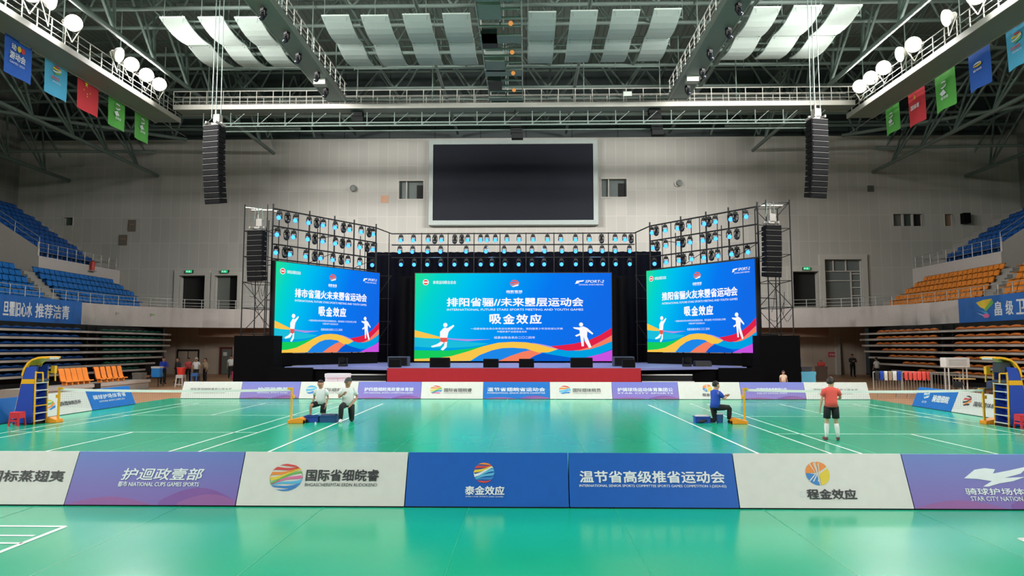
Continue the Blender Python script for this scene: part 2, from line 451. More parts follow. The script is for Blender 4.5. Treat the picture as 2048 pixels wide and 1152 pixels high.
struct(gd.build('gallery_floor', M_conc), 'concrete gallery deck behind the parapet')

# railing on the parapet
def resample(pts, step):
    out = [pts[0]]; acc = 0
    for a, b in zip(pts, pts[1:]):
        L = (b - a).length; t = step - acc
        while t <= L:
            out.append(a + (b - a) * (t / L)); t += step
        acc = (acc + L) % step
    return out
def railing(pts, z, h, rails, step, name, label, r=0.028):
    rt = thing(name, label, 'railing', pts[0] + Vector((0, 0, z)))
    for k, f in enumerate(rails):
        MB().path([p + Vector((0, 0, z + h * f)) for p in pts], r if k == 0 else r * 0.75).build('handrail' if k == 0 else 'rail', M_steel, rt)
    for p in resample(pts, step): MB().tube(p + Vector((0, 0, z)), p + Vector((0, 0, z + h)), r).build('post', M_steel, rt)
    return rt
mid_l = [(a + b) / 2 for a, b in zip(full_l, pl_o)]
vis_l = [Vector((-30.25, y, 0)) for y in (34, 40, 47)] + mid_l[9:]
railing(vis_l, PZ1, 0.68, (1, 0.6, 0.25), 1.25, 'gallery_railing', 'steel railing on the parapet before the blue seats')
railing([Vector((mx(p.x), p.y, 0)) for p in vis_l], PZ1, 0.68, (1, 0.6, 0.25), 1.25, 'gallery_railing', 'steel railing on the parapet before the orange seats')
xs = (atY(1560, 0, 56).x, atY(1740, 0, 56).x)

# ---------------------------------------------------------------- fixed seating tiers
NR, RD, RH = 6, 0.85, 0.53
def lower_x(i): return -30.95 - RD * i
def lower_z(i): return 4.62 + RH * i
UX, UZ, UD, UH, NU = -36.4, 9.0, 0.86, 0.535, 10
for side in (0, 1):
    fx = (lambda x: x) if side == 0 else mx
    t = MB()
    for i in range(NR): t.bbox((fx(lower_x(i) + 0.4), 24, 3.9), (fx(lower_x(i) - 0.45), YB - 0.5, lower_z(i)))
    struct(t.build('seating_tier', M_conc), 'stepped concrete lower tier on the %s' % ('left' if side == 0 else 'right'))
    y0 = 50.6 if side == 0 else 49.6
    t = MB()
    for j in range(NU): t.bbox((fx(UX - UD * j + 0.3), y0 + 0.1, 5), (fx(UX - UD * j - 0.6), YB - 0.05, UZ + UH * j))
    struct(t.build('seating_tier', M_conc), 'stepped concrete upper tier on the %s' % ('left' if side == 0 else 'right'))
    t = MB()
    t.prism([(fx(UX + 0.35), y0, 6.5), (fx(UX + 0.35), y0, 9.6), (fx(UX - 9.2), y0, 15.7), (fx(UX - 9.2), y0, 6.5)], (0, 0.12, 0))
    t.bbox((fx(UX + 0.25), y0, 7.5), (fx(UX + 0.4), YB - 0.05, 9.05))
    struct(t.build('vomitory_wall', M_parapet), 'white end wall of the upper tier on the %s' % ('left' if side == 0 else 'right'))
    rt = railing([Vector((fx(UX + 0.3), y, 0)) for y in (y0, YB - 0.3)], 9.05, 1.0, (1, 0.66, 0.33), 1.1, 'tier_railing', 'steel guard railing along the foot of the %s upper seats' % ('left' if side == 0 else 'right'), 0.025)
    a = Vector((fx(UX + 0.35), y0 + 0.05, 9.6)); b = Vector((fx(UX - 9.2), y0 + 0.05, 15.7))
    for f in (0.85, 0.45): MB().tube(a + Vector((0, 0, f)), b + Vector((0, 0, f)), 0.028).build('handrail', M_steel, rt)
    for k in range(6):
        p = a.lerp(b, k / 5); MB().tube(p, p + Vector((0, 0, 0.85)), 0.022).build('post', M_steel, rt)
p = atX(185, 531, UX + 0.6)
t = thing('fire_extinguisher', 'red fire extinguisher at the end of the upper blue seats', 'extinguisher', (p.x, p.y, 8.6))
MB().bbox((UX + 0.4, p.y - 0.3, 8.52), (p.x + 0.2, p.y + 0.3, 8.6)).build('shelf', M_conc, t)
b_ = MB(); b_.tube((p.x, p.y, 8.6), (p.x, p.y, 9.25), 0.17, 12); b_.ball((p.x, p.y, 9.25), 0.17); b_.build('cylinder', mat('extinguisher_red', (205, 52, 40), 0.4), t)
MB().tube((p.x, p.y, 9.35), (p.x + 0.1, p.y, 9.5), 0.03).build('handle', M_black, t)

def chair_mesh(w=0.46):
    """tip-up stadium chair facing +Y: moulded pan, curved back with a rolled top edge, centre foot"""
    b = MB(); h = w / 2
    rows = []
    prof = [(0.30, 0.40), (0.26, 0.44), (0.10, 0.42), (-0.08, 0.41), (-0.17, 0.46), (-0.22, 0.62), (-0.26, 0.78), (-0.31, 0.84), (-0.34, 0.80)]
    for y, z in prof:
        rows.append([Vector((x * h, y + (-0.03 * (1 - x * x) if z > 0.5 else 0), z - (0.025 * (1 - x * x) if z < 0.5 else 0))) for x in (-1, -0.5, 0, 0.5, 1)])
    under = [[p - Vector((0, 0.03, 0.035)) for p in r] for r in rows[::-1]]
    b.sheet(rows + under + [rows[0]])
    b.box((0, -0.05, 0.2), (0.06, 0.26, 0.4)); b.box((0, -0.02, 0.02), (0.2, 0.3, 0.04))
    return b
M_blue = mat('blue_seat_plastic', (22, 112, 196), 0.4)
M_orange = mat('orange_seat_plastic', (236, 138, 44), 0.4)
M_dkblue = mat('navy_blue_seat_plastic', (22, 84, 160), 0.4)
M_green = mat('green_seat_plastic', (20, 116, 84), 0.4)
def seats(proto, x, z, ys, rz, label, group):
    for k, y in enumerate(ys):
        if proto.get('used'): o = proto.copy(); COL.objects.link(o)
        else: o = proto; o['used'] = 1
        o.location = (x, y, z); o.rotation_euler = (0, 0, rz)
        tag(o, label, 'chair', group)
def rng(a, b, s):
    n = int((b - a) / s); return [a + s * (k + 0.5) for k in range(n)]
P_blue = chair_mesh(0.52).build('blue_stadium_chair', M_blue)
P_orange = chair_mesh(0.52).build('orange_stadium_chair', M_orange)
P_blue2 = chair_mesh(0.52).build('upper_stadium_chair', M_dkblue)
RN = ['front row', 'second row', 'third row', 'fourth row', 'fifth row', 'sixth row', 'seventh row', 'eighth row', 'ninth row', 'top row']
for i in range(NR):
    rn = RN[i] if i < NR - 1 else 'rearmost row'
    ynear = [39.5, 40.5, 41.3, 42.4, 43.5, 44.6][i]
    seats(P_blue, lower_x(i), lower_z(i), rng(ynear - 0.6, 45.3 + 0.46 * i, 0.58), -PI / 2, 'blue chair, %s of the lower left block, near side of the aisle' % rn, 'blue lower-tier chairs before the aisle, ' + rn)
    seats(P_blue, lower_x(i), lower_z(i), rng(46.95 + 0.46 * i, [55.0, 57.6, 58.6, 59.4, 59.6, 59.6][i], 0.58), -PI / 2, 'blue chair, %s of the lower left block, far side of the aisle' % rn, 'blue lower-tier chairs beyond the aisle, ' + rn)
    seats(P_orange, mx(lower_x(i)), lower_z(i), rng([37.2, 38.4, 39.4, 40.3, 41.2, 42.0][i], 43.4 + 0.7 * i, 0.58), PI / 2, 'orange chair, %s of the lower right block, near side of the aisle' % rn, 'orange lower-tier chairs before the aisle, ' + rn)
    seats(P_orange, mx(lower_x(i)), lower_z(i), rng(44.95 + 0.7 * i, [55.4, 57.4, 58.4, 58.4, 58.4, 58.4][i], 0.58), PI / 2, 'orange chair, %s of the lower right block, far side of the aisle' % rn, 'orange lower-tier chairs beyond the aisle, ' + rn)
for j in range(NU):
    y1 = 58.6 + 0.1 * j if j > 1 else 58.2
    seats(P_blue2, UX - UD * j, UZ + UH * j, rng(51.0 if j < 5 else 52.2 + 0.9 * (j - 5), y1, 0.58), -PI / 2, 'dark blue chair in the %s of the upper left block' % RN[j], 'upper left blue chairs, ' + RN[j])
    if j < 8: seats(P_blue2, mx(UX - UD * j), UZ + UH * j, rng(50.0 if j < 4 else 50.8 + 0.8 * (j - 4), 57.2, 0.58), PI / 2, 'dark blue chair in the %s of the upper right block' % RN[j], 'upper right blue chairs, ' + RN[j])
# stair aisles
for side in (0, 1):
    fx = (lambda x: x) if side == 0 else mx
    sk_ = 0.46 if side == 0 else 0.7; ya, yb = ((45.65, 46.75) if side == 0 else (43.65, 44.75))
    t = MB()
    for i in range(2 * NR): t.bbox((fx(-30.6 - 0.425 * i), ya + sk_ * i / 2, 4.0), (fx(-31.1 - 0.425 * i), yb + sk_ * i / 2, 4.75 + 0.265 * i))
    tag(t.build('aisle_stairs', M_conc, origin=(fx(-30.6), ya, 4.5)), 'concrete stair aisle between the lower %s seat blocks' % ('blue' if side == 0 else 'orange'), 'stairs')

# ---------------------------------------------------------------- banners hung on the parapet
M_bannerblue = mat('banner_blue', (20, 104, 190), 0.5)
M_print_w = mat('white_print', (232, 236, 240), 0.6)
M_print_k = mat('dark_print', (52, 52, 56), 0.6)
M_pr_y = mat('yellow_print', (232, 200, 60), 0.6); M_pr_o = mat('orange_print', (238, 140, 60), 0.6); M_pr_r = mat('red_print', (214, 70, 66), 0.6)
M_pr_g = mat('green_print', (110, 180, 90), 0.6); M_pr_b = mat('blue_print', (54, 130, 200), 0.6); M_pr_p = mat('pink_print', (220, 110, 160), 0.6); M_pr_c = mat('cyan_print', (90, 180, 220), 0.6)
def banner(xw, ya, yb, label, fn):
    b = MB(); zb, zt = PZ0 - 0.02, PZ1 + 0.02
    b.bbox((xw - 0.02, min(ya, yb), zb), (xw + 0.02, max(ya, yb), zt), 0)
    s = 0.025 if xw < 0 else -0.025
    f = Face2D(b, (xw + s, ya, zt), (xw + s, yb, zt), (xw + s, ya, zb)); fn(f, lambda y: (y - ya) / (yb - ya))
    return tag(b.build('parapet_banner', [M_bannerblue, M_print_w, M_pr_y, M_pr_g, M_pr_p, M_pr_c], fix=False, origin=(xw, (ya + yb) / 2, zb)), label, 'banner')
def ban_l(f, U):
    f.text('旦瞿旧心水', U(yx(1, -30.1)), 0.24, U(yx(59, -30.1)), 0.8, 1); f.text('推荐洁青', U(yx(66, -30.1)), 0.24, U(yx(134, -30.1)), 0.8, 1)
banner(-30.03, 26, 46.6, 'blue banner with white characters on the left parapet', ban_l)
def ban_r(f, U0):
    U = lambda y: U0(y + 0.5)
    ru = abs(U(42.0) - U(41.4))
    f.poly([(U(42.7), 0.22), (U(42.0), 0.14), (U(41.2), 0.12), (U(41.9), 0.5), (U(42.3), 0.42)], 2); f.poly([(U(42.0), 0.52), (U(41.2), 0.14), (U(41.1), 0.3), (U(41.8), 0.6)], 3)
    f.poly([(U(42.6), 0.5), (U(41.6), 0.66), (U(41.7), 0.7)], 5); f.poly([(U(42.7), 0.62), (U(41.6), 0.8), (U(41.7), 0.84)], 1); f.disc(U(41.8), 0.76, ru * 0.5, 0.08, 4)
    for c, a, b_ in (('畠', 41.0, 40.4), ('级', 40.05, 39.45), ('卫', 39.2, 38.5), ('生', 38.2, 37.5)): f.text(c, U(a), 0.25, U(b_), 0.78, 1)
banner(mx(-30.03), 44.95, 26, 'blue banner with a striped emblem on the right parapet', ban_r)

# ---------------------------------------------------------------- closed telescopic stands under the parapet
M_fascia = mat('grey_fascia_board', (176, 168, 162), 0.6)
def pillow(L):
    b = MB(); rows = []
    for k in range(9):
        t = -1 + 2 * k / 8; g = (1 - t * t) ** 0.5 if abs(t) < 1 else 0.0
        rows.append([Vector((0.1 * math.cos(q), t * L / 2, 0.05 + (0.05 + 0.12 * g) * (0.5 + 0.5 * math.sin(q)))) for q in [2 * PI * n / 8 for n in range(9)]])
    return b.sheet(rows)
def telescopic(side, ends, zs, near, label):
    fx = (lambda x: x) if side == 0 else mx
    rt = thing('telescopic_stand', label, 'seating', (fx(-28.3), 45, 0))
    for i, (ye, z) in enumerate(zip(ends, zs)):
        x = -28.3 + 0.05 * i
        MB().bbox((fx(x), near, z - 0.07), (fx(x - 0.05), ye, z + 0.06)).build('fascia_board', M_fascia, rt)
        MB().bbox((fx(x - 0.05), near, z - 0.02), (fx(x - 0.7), ye, z + 0.02)).build('deck', M_dark, rt)
    MB().bbox((fx(-28.95), near, 0), (fx(-29.05), ends[0], 3.8)).build('back_panel', M_dark, rt)
    for y in ([45.0, 46.0] if side == 0 else [43.2, 44.3]): MB().bbox((fx(-28.5), y - 0.06, 0), (fx(-28.62), y + 0.06, 3.75)).build('upright', M_dark, rt)
    return rt
ZS = [3.31 - 0.437 * i for i in range(7)]
telescopic(0, [55.3, 55.2, 55, 54.4, 53.8, 52.6, 51.2], ZS, 30, 'closed telescopic stand of folded blue and green chairs')
telescopic(1, [54.6, 54.6, 54.2, 53.8, 53, 51.4, 49.6], ZS, 28, 'closed telescopic stand of folded orange chairs')
def folded(proto, side, ys, i, label, group):
    fx = (lambda x: x) if side == 0 else mx
    for y in ys:
        if proto.get('used'): o = proto.copy(); COL.objects.link(o)
        else: o = proto; o['used'] = 1
        o.location = (fx(-28.48 + 0.05 * i), y, ZS[i] + 0.02); tag(o, label, 'chair', group)
F_b = pillow(0.84).build('folded_blue_chair', mat('folded_blue', (20, 70, 138), 0.4)); F_g = pillow(0.84).build('folded_green_chair', mat('folded_green', (10, 84, 66), 0.4)); F_o = pillow(0.92).build('folded_orange_chair', mat('folded_orange', (206, 112, 44), 0.4))
LV = ['top level', 'second level from the top', 'third level from the top', 'middle level', 'third level from the bottom', 'second level from the bottom', 'bottom level']
for i in range(7):
    folded(F_b, 0, rng(35.6 + (0.6 if i % 2 else 0), 44.7, 0.86), i, 'folded dark blue chair on the %s of the closed left stand' % LV[i], 'folded blue chairs, ' + LV[i])
    folded(F_g, 0, rng(46.3, [54.6, 54.6, 54.4, 53.8, 53.0, 51.8, 50.6][i], 0.86), i, 'folded green chair on the %s of the closed left stand' % LV[i], 'folded green chairs, ' + LV[i])
    folded(F_o, 1, rng(34.2, 42.9, 0.95), i, 'folded orange chair, %s, right stand, near side of gap' % LV[i], 'folded orange chairs near the gap, ' + LV[i])
    folded(F_o, 1, rng(44.6, [52.3, 52.3, 52.3, 52.0, 50.6, 49.2, 47.4][i], 0.95), i, 'folded orange chair, %s, right stand, far side of gap' % LV[i], 'folded orange chairs beyond the gap, ' + LV[i])
# low platform with ten orange chairs in front of the left stand
rt = thing('seating_platform', 'low grey platform carrying two groups of orange chairs', 'platform', (-21.6, 33.6, 0))
MB().bbox((-22.4, 29.6, 0), (-20.9, 38.6, 0.55)).build('base', mat('platform_grey', (150, 146, 140), 0.7), rt)
MB().bbox((-20.9, 29.6, 0.42), (-20.8, 38.6, 0.57)).build('edge_board', M_fascia, rt)
MB().bbox((-20.86, 33.55, 0.1), (-20.74, 33.95, 0.6)).build('latch_box', M_black, rt)
hb = MB(); rows = []
for y, z in [(0.2, 0.16), (0.17, 0.2), (0.0, 0.18), (-0.06, 0.24), (-0.14, 0.5), (-0.19, 0.72), (-0.23, 0.79), (-0.28, 0.74)]:
    rows.append([Vector((x * 0.2, y - 0.03 * (1 - x * x), z)) for x in (-1, -0.5, 0, 0.5, 1)])
hb.sheet(rows + [[p - Vector((0, 0.03, 0.03)) for p in r] for r in rows[::-1]] + [rows[0]]); hb.box((0, 0, 0.08), (0.1, 0.2, 0.16))
P_bo = hb.build('bench_chair', mat('bright_orange_plastic', (246, 140, 52), 0.4))
for g, (ya, yb, nm) in enumerate(((yx(130, -21.7, 750), yx(176, -21.7, 750), 'nearer the umpire chair'), (yx(200, -21.7, 745), yx(245, -21.7, 745), 'nearer the stage'))):
    for k in range(5):
        o = P_bo if (g, k) == (0, 0) else P_bo.copy()
        if o is not P_bo: COL.objects.link(o)
        o.location = (-21.7, ya + (yb - ya) * k / 4, 0.55); o.rotation_euler = (0, 0, -PI / 2)
        tag(o, '%s orange high-backed chair from the left in the platform group %s' % (ORD[k], nm), 'chair', 'orange chairs on the low platform')
# ---------------------------------------------------------------- roof trusses
def truss_x(y, zb, zt, x0, x1, n, name, label, rb=0.13, rw=0.08, yo=1.2):
    """triangular roof truss spanning the hall: two bottom chords, a top chord and zig-zag webs"""
    rt = struct(bpy.data.objects.new(name, None), label); COL.objects.link(rt); WO[rt.name] = Vector((0, y, zb)); rt.location = (0, y, zb)
    for s in (-1, 1): MB().tube((x0, y + s * yo, zb), (x1, y + s * yo, zb), rb, 8).build('bottom_chord', M_roofsteel, rt)
    MB().tube((x0, y, zt), (x1, y, zt), rb, 8).build('top_chord', M_roofsteel, rt)
    wbm = MB(); dx = (x1 - x0) / n
    for k in range(n):
        xa = x0 + dx * k
        for s in (-1, 1):
            wbm.tube((xa, y + s * yo, zb), (xa + dx / 2, y, zt), rw, 6, caps=False); wbm.tube((xa + dx / 2, y, zt), (xa + dx, y + s * yo, zb), rw, 6, caps=False)
        wbm.tube((xa, y - yo, zb), (xa, y + yo, zb), rw, 6, caps=False)
    wbm.build('web', M_roofsteel, rt)
    return rt
for k, y in enumerate((34, 40.5, 47, 53.5, 60)):
    truss_x(y, 22.2, 26.6, XL, XR, 15, 'roof_truss', 'steel tube roof truss spanning the hall, %s from the camera' % ORD[k])
def truss_y(x, zb, zt, y0, y1, n, name, label, rb=0.15, rw=0.09, lean=0.0):
    rt = struct(bpy.data.objects.new(name, None), label); COL.objects.link(rt); WO[rt.name] = Vector((x, y0, zb)); rt.location = (x, y0, zb)
    MB().tube((x, y0, zb), (x, y1, zb), rb, 8).build('bottom_chord', M_roofsteel, rt)
    MB().tube((x + lean, y0, zt), (x + lean, y1, zt), rb, 8).build('top_chord', M_roofsteel, rt)
    wbm = MB(); dy = (y1 - y0) / n
    for k in range(n):
        a = y0 + dy * k
        wbm.tube((x, a, zb), (x + lean, a + dy / 2, zt), rw, 6, caps=False); wbm.tube((x + lean, a + dy / 2, zt), (x, a + dy, zb), rw, 6, caps=False)
        wbm.tube((x, a, zb), (x + lean, a, zt), rw * 0.8, 6, caps=False)
    wbm.build('web', M_roofsteel, rt)
    return rt
for x, zb, zt, ln_, lab in ((-22.6, 19.6, 25.5, -1.5, 'steel tube truss above the left catwalk'), (mx(-22.6), 19.6, 25.5, 1.5, 'steel tube truss above the right catwalk'),
                            (-33, 17.6, 23, -3, 'outer roof truss beyond the left flags'), (mx(-33), 17.6, 23, 3, 'outer roof truss beyond the right flags'),
                            (-41, 17.2, 22, -2, 'roof truss by the left wall'), (mx(-41), 17.2, 22, 2, 'roof truss by the right wall')):
    truss_y(x, zb, zt, 24, 62, 9, 'side_truss', lab, lean=ln_)
for k, (x, lab) in enumerate(((-15.5, 'left of centre'), (-6.2, 'left, by the middle catwalk'), (3.6, 'right, by the middle catwalk'), (12.9, 'right of centre'))):
    struct(MB().tube((x, 26, 21.6), (x, 62, 21.6), 0.12, 8).tube((x - 1.6, 26, 25), (x - 1.6, 62, 25), 0.1, 8).build('roof_purlin_beam', M_roofsteel), 'long roof tube running to the back wall, ' + lab)
# slanted struts by the corners and along the dark band over the back wall
for s in (0, 1):
    fx = (lambda x: x) if s == 0 else mx
    t = MB()
    for k in range(6):
        x = -44 + 4.2 * k
        t.tube((fx(x), 60.5, 20.9), (fx(x + 2.2), 60.5, 26.5), 0.1, 6); t.tube((fx(x + 4.2), 60.5, 20.9), (fx(x + 2.2), 60.5, 26.5), 0.1, 6)
    t.tube((fx(-45), 60.3, 21.6), (fx(-20), 60.3, 21.6), 0.14, 8)
    t.tube((fx(-45), 47, 20.0), (fx(-30), 60, 20.6), 0.16, 8); t.tube((fx(-45), 52, 17.4), (fx(-33), 60.4, 19.6), 0.12, 8)
    struct(t.build('corner_truss', M_roofsteel), 'diagonal strut truss in the %s rear corner of the roof' % ('left' if s == 0 else 'right'))

# ---------------------------------------------------------------- catwalks
def catwalk(name, label, a, b, width, z, inner, ladder=False, rail_h=1.0, posts=1.1):
    """a and b: ends of the inner edge in plan; inner: unit vector pointing outwards across the deck"""
    a = Vector((a[0], a[1], 0)); b = Vector((b[0], b[1], 0)); n = Vector((inner[0], inner[1], 0)); d = (b - a).normalized()
    rt = struct(bpy.data.objects.new(name, None), label); COL.objects.link(rt); WO[rt.name] = a + Vector((0, 0, z)); rt.location = a + Vector((0, 0, z))
    def slab(o0, o1, z0, z1, nm, m):
        q = [a + n * o0, b + n * o0, b + n * o1, a + n * o1]
        k = MB().prism([p + Vector((0, 0, z0)) for p in q], (0, 0, z1 - z0)).build(nm, m, rt)
        return k
    slab(0, 0.06, z - 0.12, z + 0.2, 'fascia', M_catwalk); slab(width - 0.06, width, z - 0.12, z + 0.2, 'fascia', M_catwalk)
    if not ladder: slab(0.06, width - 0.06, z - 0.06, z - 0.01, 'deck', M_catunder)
    for o in (0.03, width - 0.03):
        r_ = MB()
        for h in (0.3, 0.62, 1.0): r_.tube(a + n * o + Vector((0, 0, z + rail_h * h + 0.1)), b + n * o + Vector((0, 0, z + rail_h * h + 0.1)), 0.03 if h == 1 else 0.022, 5)
        r_.build('handrail', M_catwalk, rt)
        p_ = MB(); L = (b - a).length; k = 0.0
        while k <= L + 0.01:
            q = a + d * k + n * o; p_.tube(q + Vector((0, 0, z)), q + Vector((0, 0, z + rail_h + 0.1)), 0.03, 5); k += posts
        p_.build('railing_posts', M_catwalk, rt)
    h_ = MB(); k = 2.0; L = (b - a).length
    while k < L:
        q = a + d * k + n * width / 2; h_.tube(q + Vector((0, 0, z)), q + Vector((0, 0, 22.4)), 0.035, 5); k += 5.0
    h_.build('hanger_rods', M_roofsteel, rt)
    return rt
CX0, CX1, CYW = -23.2, 21.2, 44.4
cw = catwalk('catwalk', 'catwalk crossing the hall in front of the back wall', (CX0, CYW), (CX1, CYW), 1.3, 18.0, (0, 1))
lo = MB()
for z, y in ((16.75, CYW + 0.1), (16.95, CYW + 0.1), (16.75, CYW + 1.2)): lo.tube((CX0 + 2, y, z), (CX1 - 2, y, z), 0.05, 6)
k = CX0 + 2
while k < CX1 - 2: lo.tube((k, CYW + 0.1, 16.75), (k, CYW + 0.1, 17.65), 0.03, 5); lo.tube((k, CYW + 0.1, 16.8), (k + 0.9, CYW + 0.1, 17.6), 0.02, 4); k += 1.8
lo.build('under_rail', M_roofsteel, cw)
catwalk('catwalk', 'long catwalk with floodlights along the left side', (-24.0, -12), (-23.3, CYW + 1.3), 1.7, 17.5, (-1, 0), posts=1.0)
catwalk('catwalk', 'long catwalk with floodlights along the right side', (21.9, -12), (21.2, CYW + 1.3), 1.7, 17.5, (1, 0), posts=1.0)
mc = catwalk('catwalk', 'middle catwalk running to the stage with ladder-like sides', (-2.4, 22), (-2.4, CYW), 2.2, 18.5, (1, 0), ladder=True)
k = 24.0; lad = MB()
while k < 44: lad.bbox((-2.4, k, 18.3), (-0.2, k + 0.9, 18.42)) if int(k * 2) % 3 == 0 else lad.tube((-2.4, k, 18.4), (-0.2, k, 18.4), 0.06, 5); k += 0.9
lad.build('cross_bars', M_catunder, mc)
M_spk0 = mat('dark_tray', (40, 46, 44), 0.6)
M_amber = emat('amber_bulb', (220, 150, 80), 1.0)
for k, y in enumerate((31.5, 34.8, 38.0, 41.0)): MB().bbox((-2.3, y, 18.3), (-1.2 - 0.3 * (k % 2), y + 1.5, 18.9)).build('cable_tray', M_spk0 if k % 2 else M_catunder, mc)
for k, y in enumerate((33.2, 36.6, 39.5, 42.2)):
    MB().ball((-0.75, y, 18.2), 0.12).build('amber_lamp', M_amber, mc)
catwalk('catwalk', 'narrow lighting catwalk left of the middle, between panel groups', (-13.0, 22), (-13.0, CYW), 1.25, 18.4, (1, 0))
catwalk('catwalk', 'narrow lighting catwalk right of the middle, between panel groups', (9.2, 22), (9.2, CYW), 1.25, 18.4, (1, 0))

# moving head lamp, hung: clamp, base, yoke, head, lens
def moving_head(name, lens_m, s=1.0, tilt=0.5, yaw=0.0):
    rt = thing(name, None, 'stage light', (0, 0, 0))
    b = MB(); b.box((0, 0, -0.09 * s), (0.26 * s, 0.2 * s, 0.14 * s)); b.box((0, 0, 0.0), (0.07 * s, 0.07 * s, 0.09 * s)); b.build('base', M_black, rt)
    y = MB(); y.box((-0.15 * s, 0, -0.3 * s), (0.04 * s, 0.09 * s, 0.32 * s)); y.box((0.15 * s, 0, -0.3 * s), (0.04 * s, 0.09 * s, 0.32 * s)); y.box((0, 0, -0.17 * s), (0.3 * s, 0.09 * s, 0.04 * s)); y.build('yoke', M_black, rt)
    R = Euler((tilt, 0, yaw)).to_matrix(); d = R @ Vector((0, -1, 0)); c = Vector((0, 0, -0.38 * s))
    h = MB(); h.tube(c - d * 0.2 * s, c + d * 0.08 * s, 0.09 * s, 10, r2=0.13 * s); h.tube(c + d * 0.08 * s, c + d * 0.2 * s, 0.14 * s, 10, r2=0.15 * s); h.o = h.build('head', M_black, rt)
    hd_ = h.o
    l = MB(); l.ball(c + d * 0.165 * s, 0.145 * s, sc=(1, 1, 1), nu=10, nv=6); l.build('lens', lens_m, hd_)
    return rt
M_lens_blue = emat('lens_lit_blue', (62, 142, 255), 3.2)
M_lens_off = mat('lens_unlit', (30, 34, 40), 0.15)
MH_blue = moving_head('moving_head_light', M_lens_blue, 0.92, 0.3)
MH_off = moving_head('moving_head_light', M_lens_off, 0.98, 0.9)
MH_used = {}
def put_head(kind, loc, label, group, rz=0.0, s=1.0):
    src = MH_blue if kind == 'L' else MH_off
    if not MH_used.get(kind):
        MH_used[kind] = 1; src.location = loc; src.rotation_euler = (0, 0, rz); tag(src, label, None, group); o = src
    else: o = dup(src, loc, rz, label, group)
    return o
M_lampwhite = mat('worn_white_casing', (190, 186, 176), 0.5)
for sx, x, nm in ((-1, -12.35, 'left'), (1, 9.85, 'right')):
    for k, y in enumerate((31.5, 34, 36.6, 39.2, 41.8)):
        put_head('D', (x + 0.25 * (k % 2), y, 18.25), '%s dark lamp from the camera under the narrow %s catwalk' % (ORD[k], nm), 'dark lamps under the narrow catwalks', 0.6 * sx)
    tag(MB().bbox((x - 0.35, 40.4, 18.0), (x + 0.35, 40.9, 18.33)).build('junction_box', M_lampwhite, origin=(x, 40.6, 18.33)), 'pale junction box under the narrow %s catwalk' % nm, 'box')

# ---------------------------------------------------------------- white acoustic panels under the roof
M_panel = mat('acoustic_panel_white', (170, 182, 175), 0.8)
ptop = [(323, 375), (398, 448), (473, 523), (647, 702), (726, 781), (808, 861), (887, 942), (1060, 1115), (1143, 1199), (1228, 1284), (1311, 1365), (1510, 1564), (1588, 1643), (1667, 1723)]
pbot = [(419, 463), (486, 530), (547, 592), (697, 745), (764, 812), (837, 885), (906, 955), (1054, 1102), (1127, 1173), (1198, 1245), (1269, 1317), (1439, 1486), (1509, 1562), (1581, 1628)]
ytop = [39, 39, 39, 36, 36, 34, 33, 30, 28, 27, 25, 22, 20, 19]
cols = []; DYP = []
for (a, b_), (c, d_), yt in zip(ptop, pbot, ytop):
    cols.append(tuple((atZ(p, yt, 20.1).x + atZ(q, yt + 97, 20.1).x) / 2 for p, q in ((a, c), (b_, d_))))
    DYP.append((atZ((a + b_) / 2, yt, 20.1).y + atZ((c + d_) / 2, yt + 97, 20.1).y) / 2 - 40.75)
for k, (xa, xb) in enumerate(cols):
    yy = [37.5, 40.75, 44.0]; dy = DYP[k]
    for h, nm in ((0, 'nearer'), (1, 'farther')):
        b = MB(); y0, y1 = yy[h] + 0.03 + dy, yy[h + 1] - 0.03 + dy; rows = []
        for q in range(7):
            t = q / 6; y = y0 + (y1 - y0) * t; z = 20.1 - 0.22 * math.sin(PI * t) + (0.16 if h == 0 else 0.0) * (1 - t)
            rows.append([Vector((xa, y, z)), Vector((xb, y, z)), Vector((xb, y, z + 0.07)), Vector((xa, y, z + 0.07)), Vector((xa, y, z))])
        b.sheet(rows, smooth=False); b.add(rows[0][:4], [(0, 1, 2, 3)]); b.add(rows[-1][:4], [(0, 1, 2, 3)])
        pn = b.build('acoustic_panel', M_panel, origin=((xa + xb) / 2, (y0 + y1) / 2, 20.1))
        hg = MB()
        for hx in (xa + 0.15, xb - 0.15):
            for hy in (y0 + 0.1, y1 - 0.1): hg.tube((hx, hy, 20.02), (hx, hy, 20.42), 0.018, 4)
            hg.tube((hx, y0 + 0.05, 20.4), (hx, y1 - 0.05, 20.4), 0.025, 4)
        hg.build('hanger', M_roofsteel, pn)
        tag(pn, '%s white panel hung under the roof in the %s column from the left' % (nm, ORD[k]), 'ceiling panel', 'white panels under the roof')
tr = MB()
for x0_, x1_ in ((-20.2, -13.9), (-11.2, 8.6), (11.9, 18.3)):
    for y in (37.3, 40.75, 44.1): tr.tube((x0_, y, 20.42), (x1_, y, 20.42), 0.05, 5)
    n = int((x1_ - x0_) / 3) + 1
    for k in range(n + 1):
        x = x0_ + (x1_ - x0_) * k / n
        for y in (37.3, 40.75, 44.1): tr.tube((x, y, 20.3), (x, y, 28.5), 0.02, 4)
struct(tr.build('panel_hanger_truss', M_roofsteel), 'thin steel rails and rods carrying the white ceiling panels')

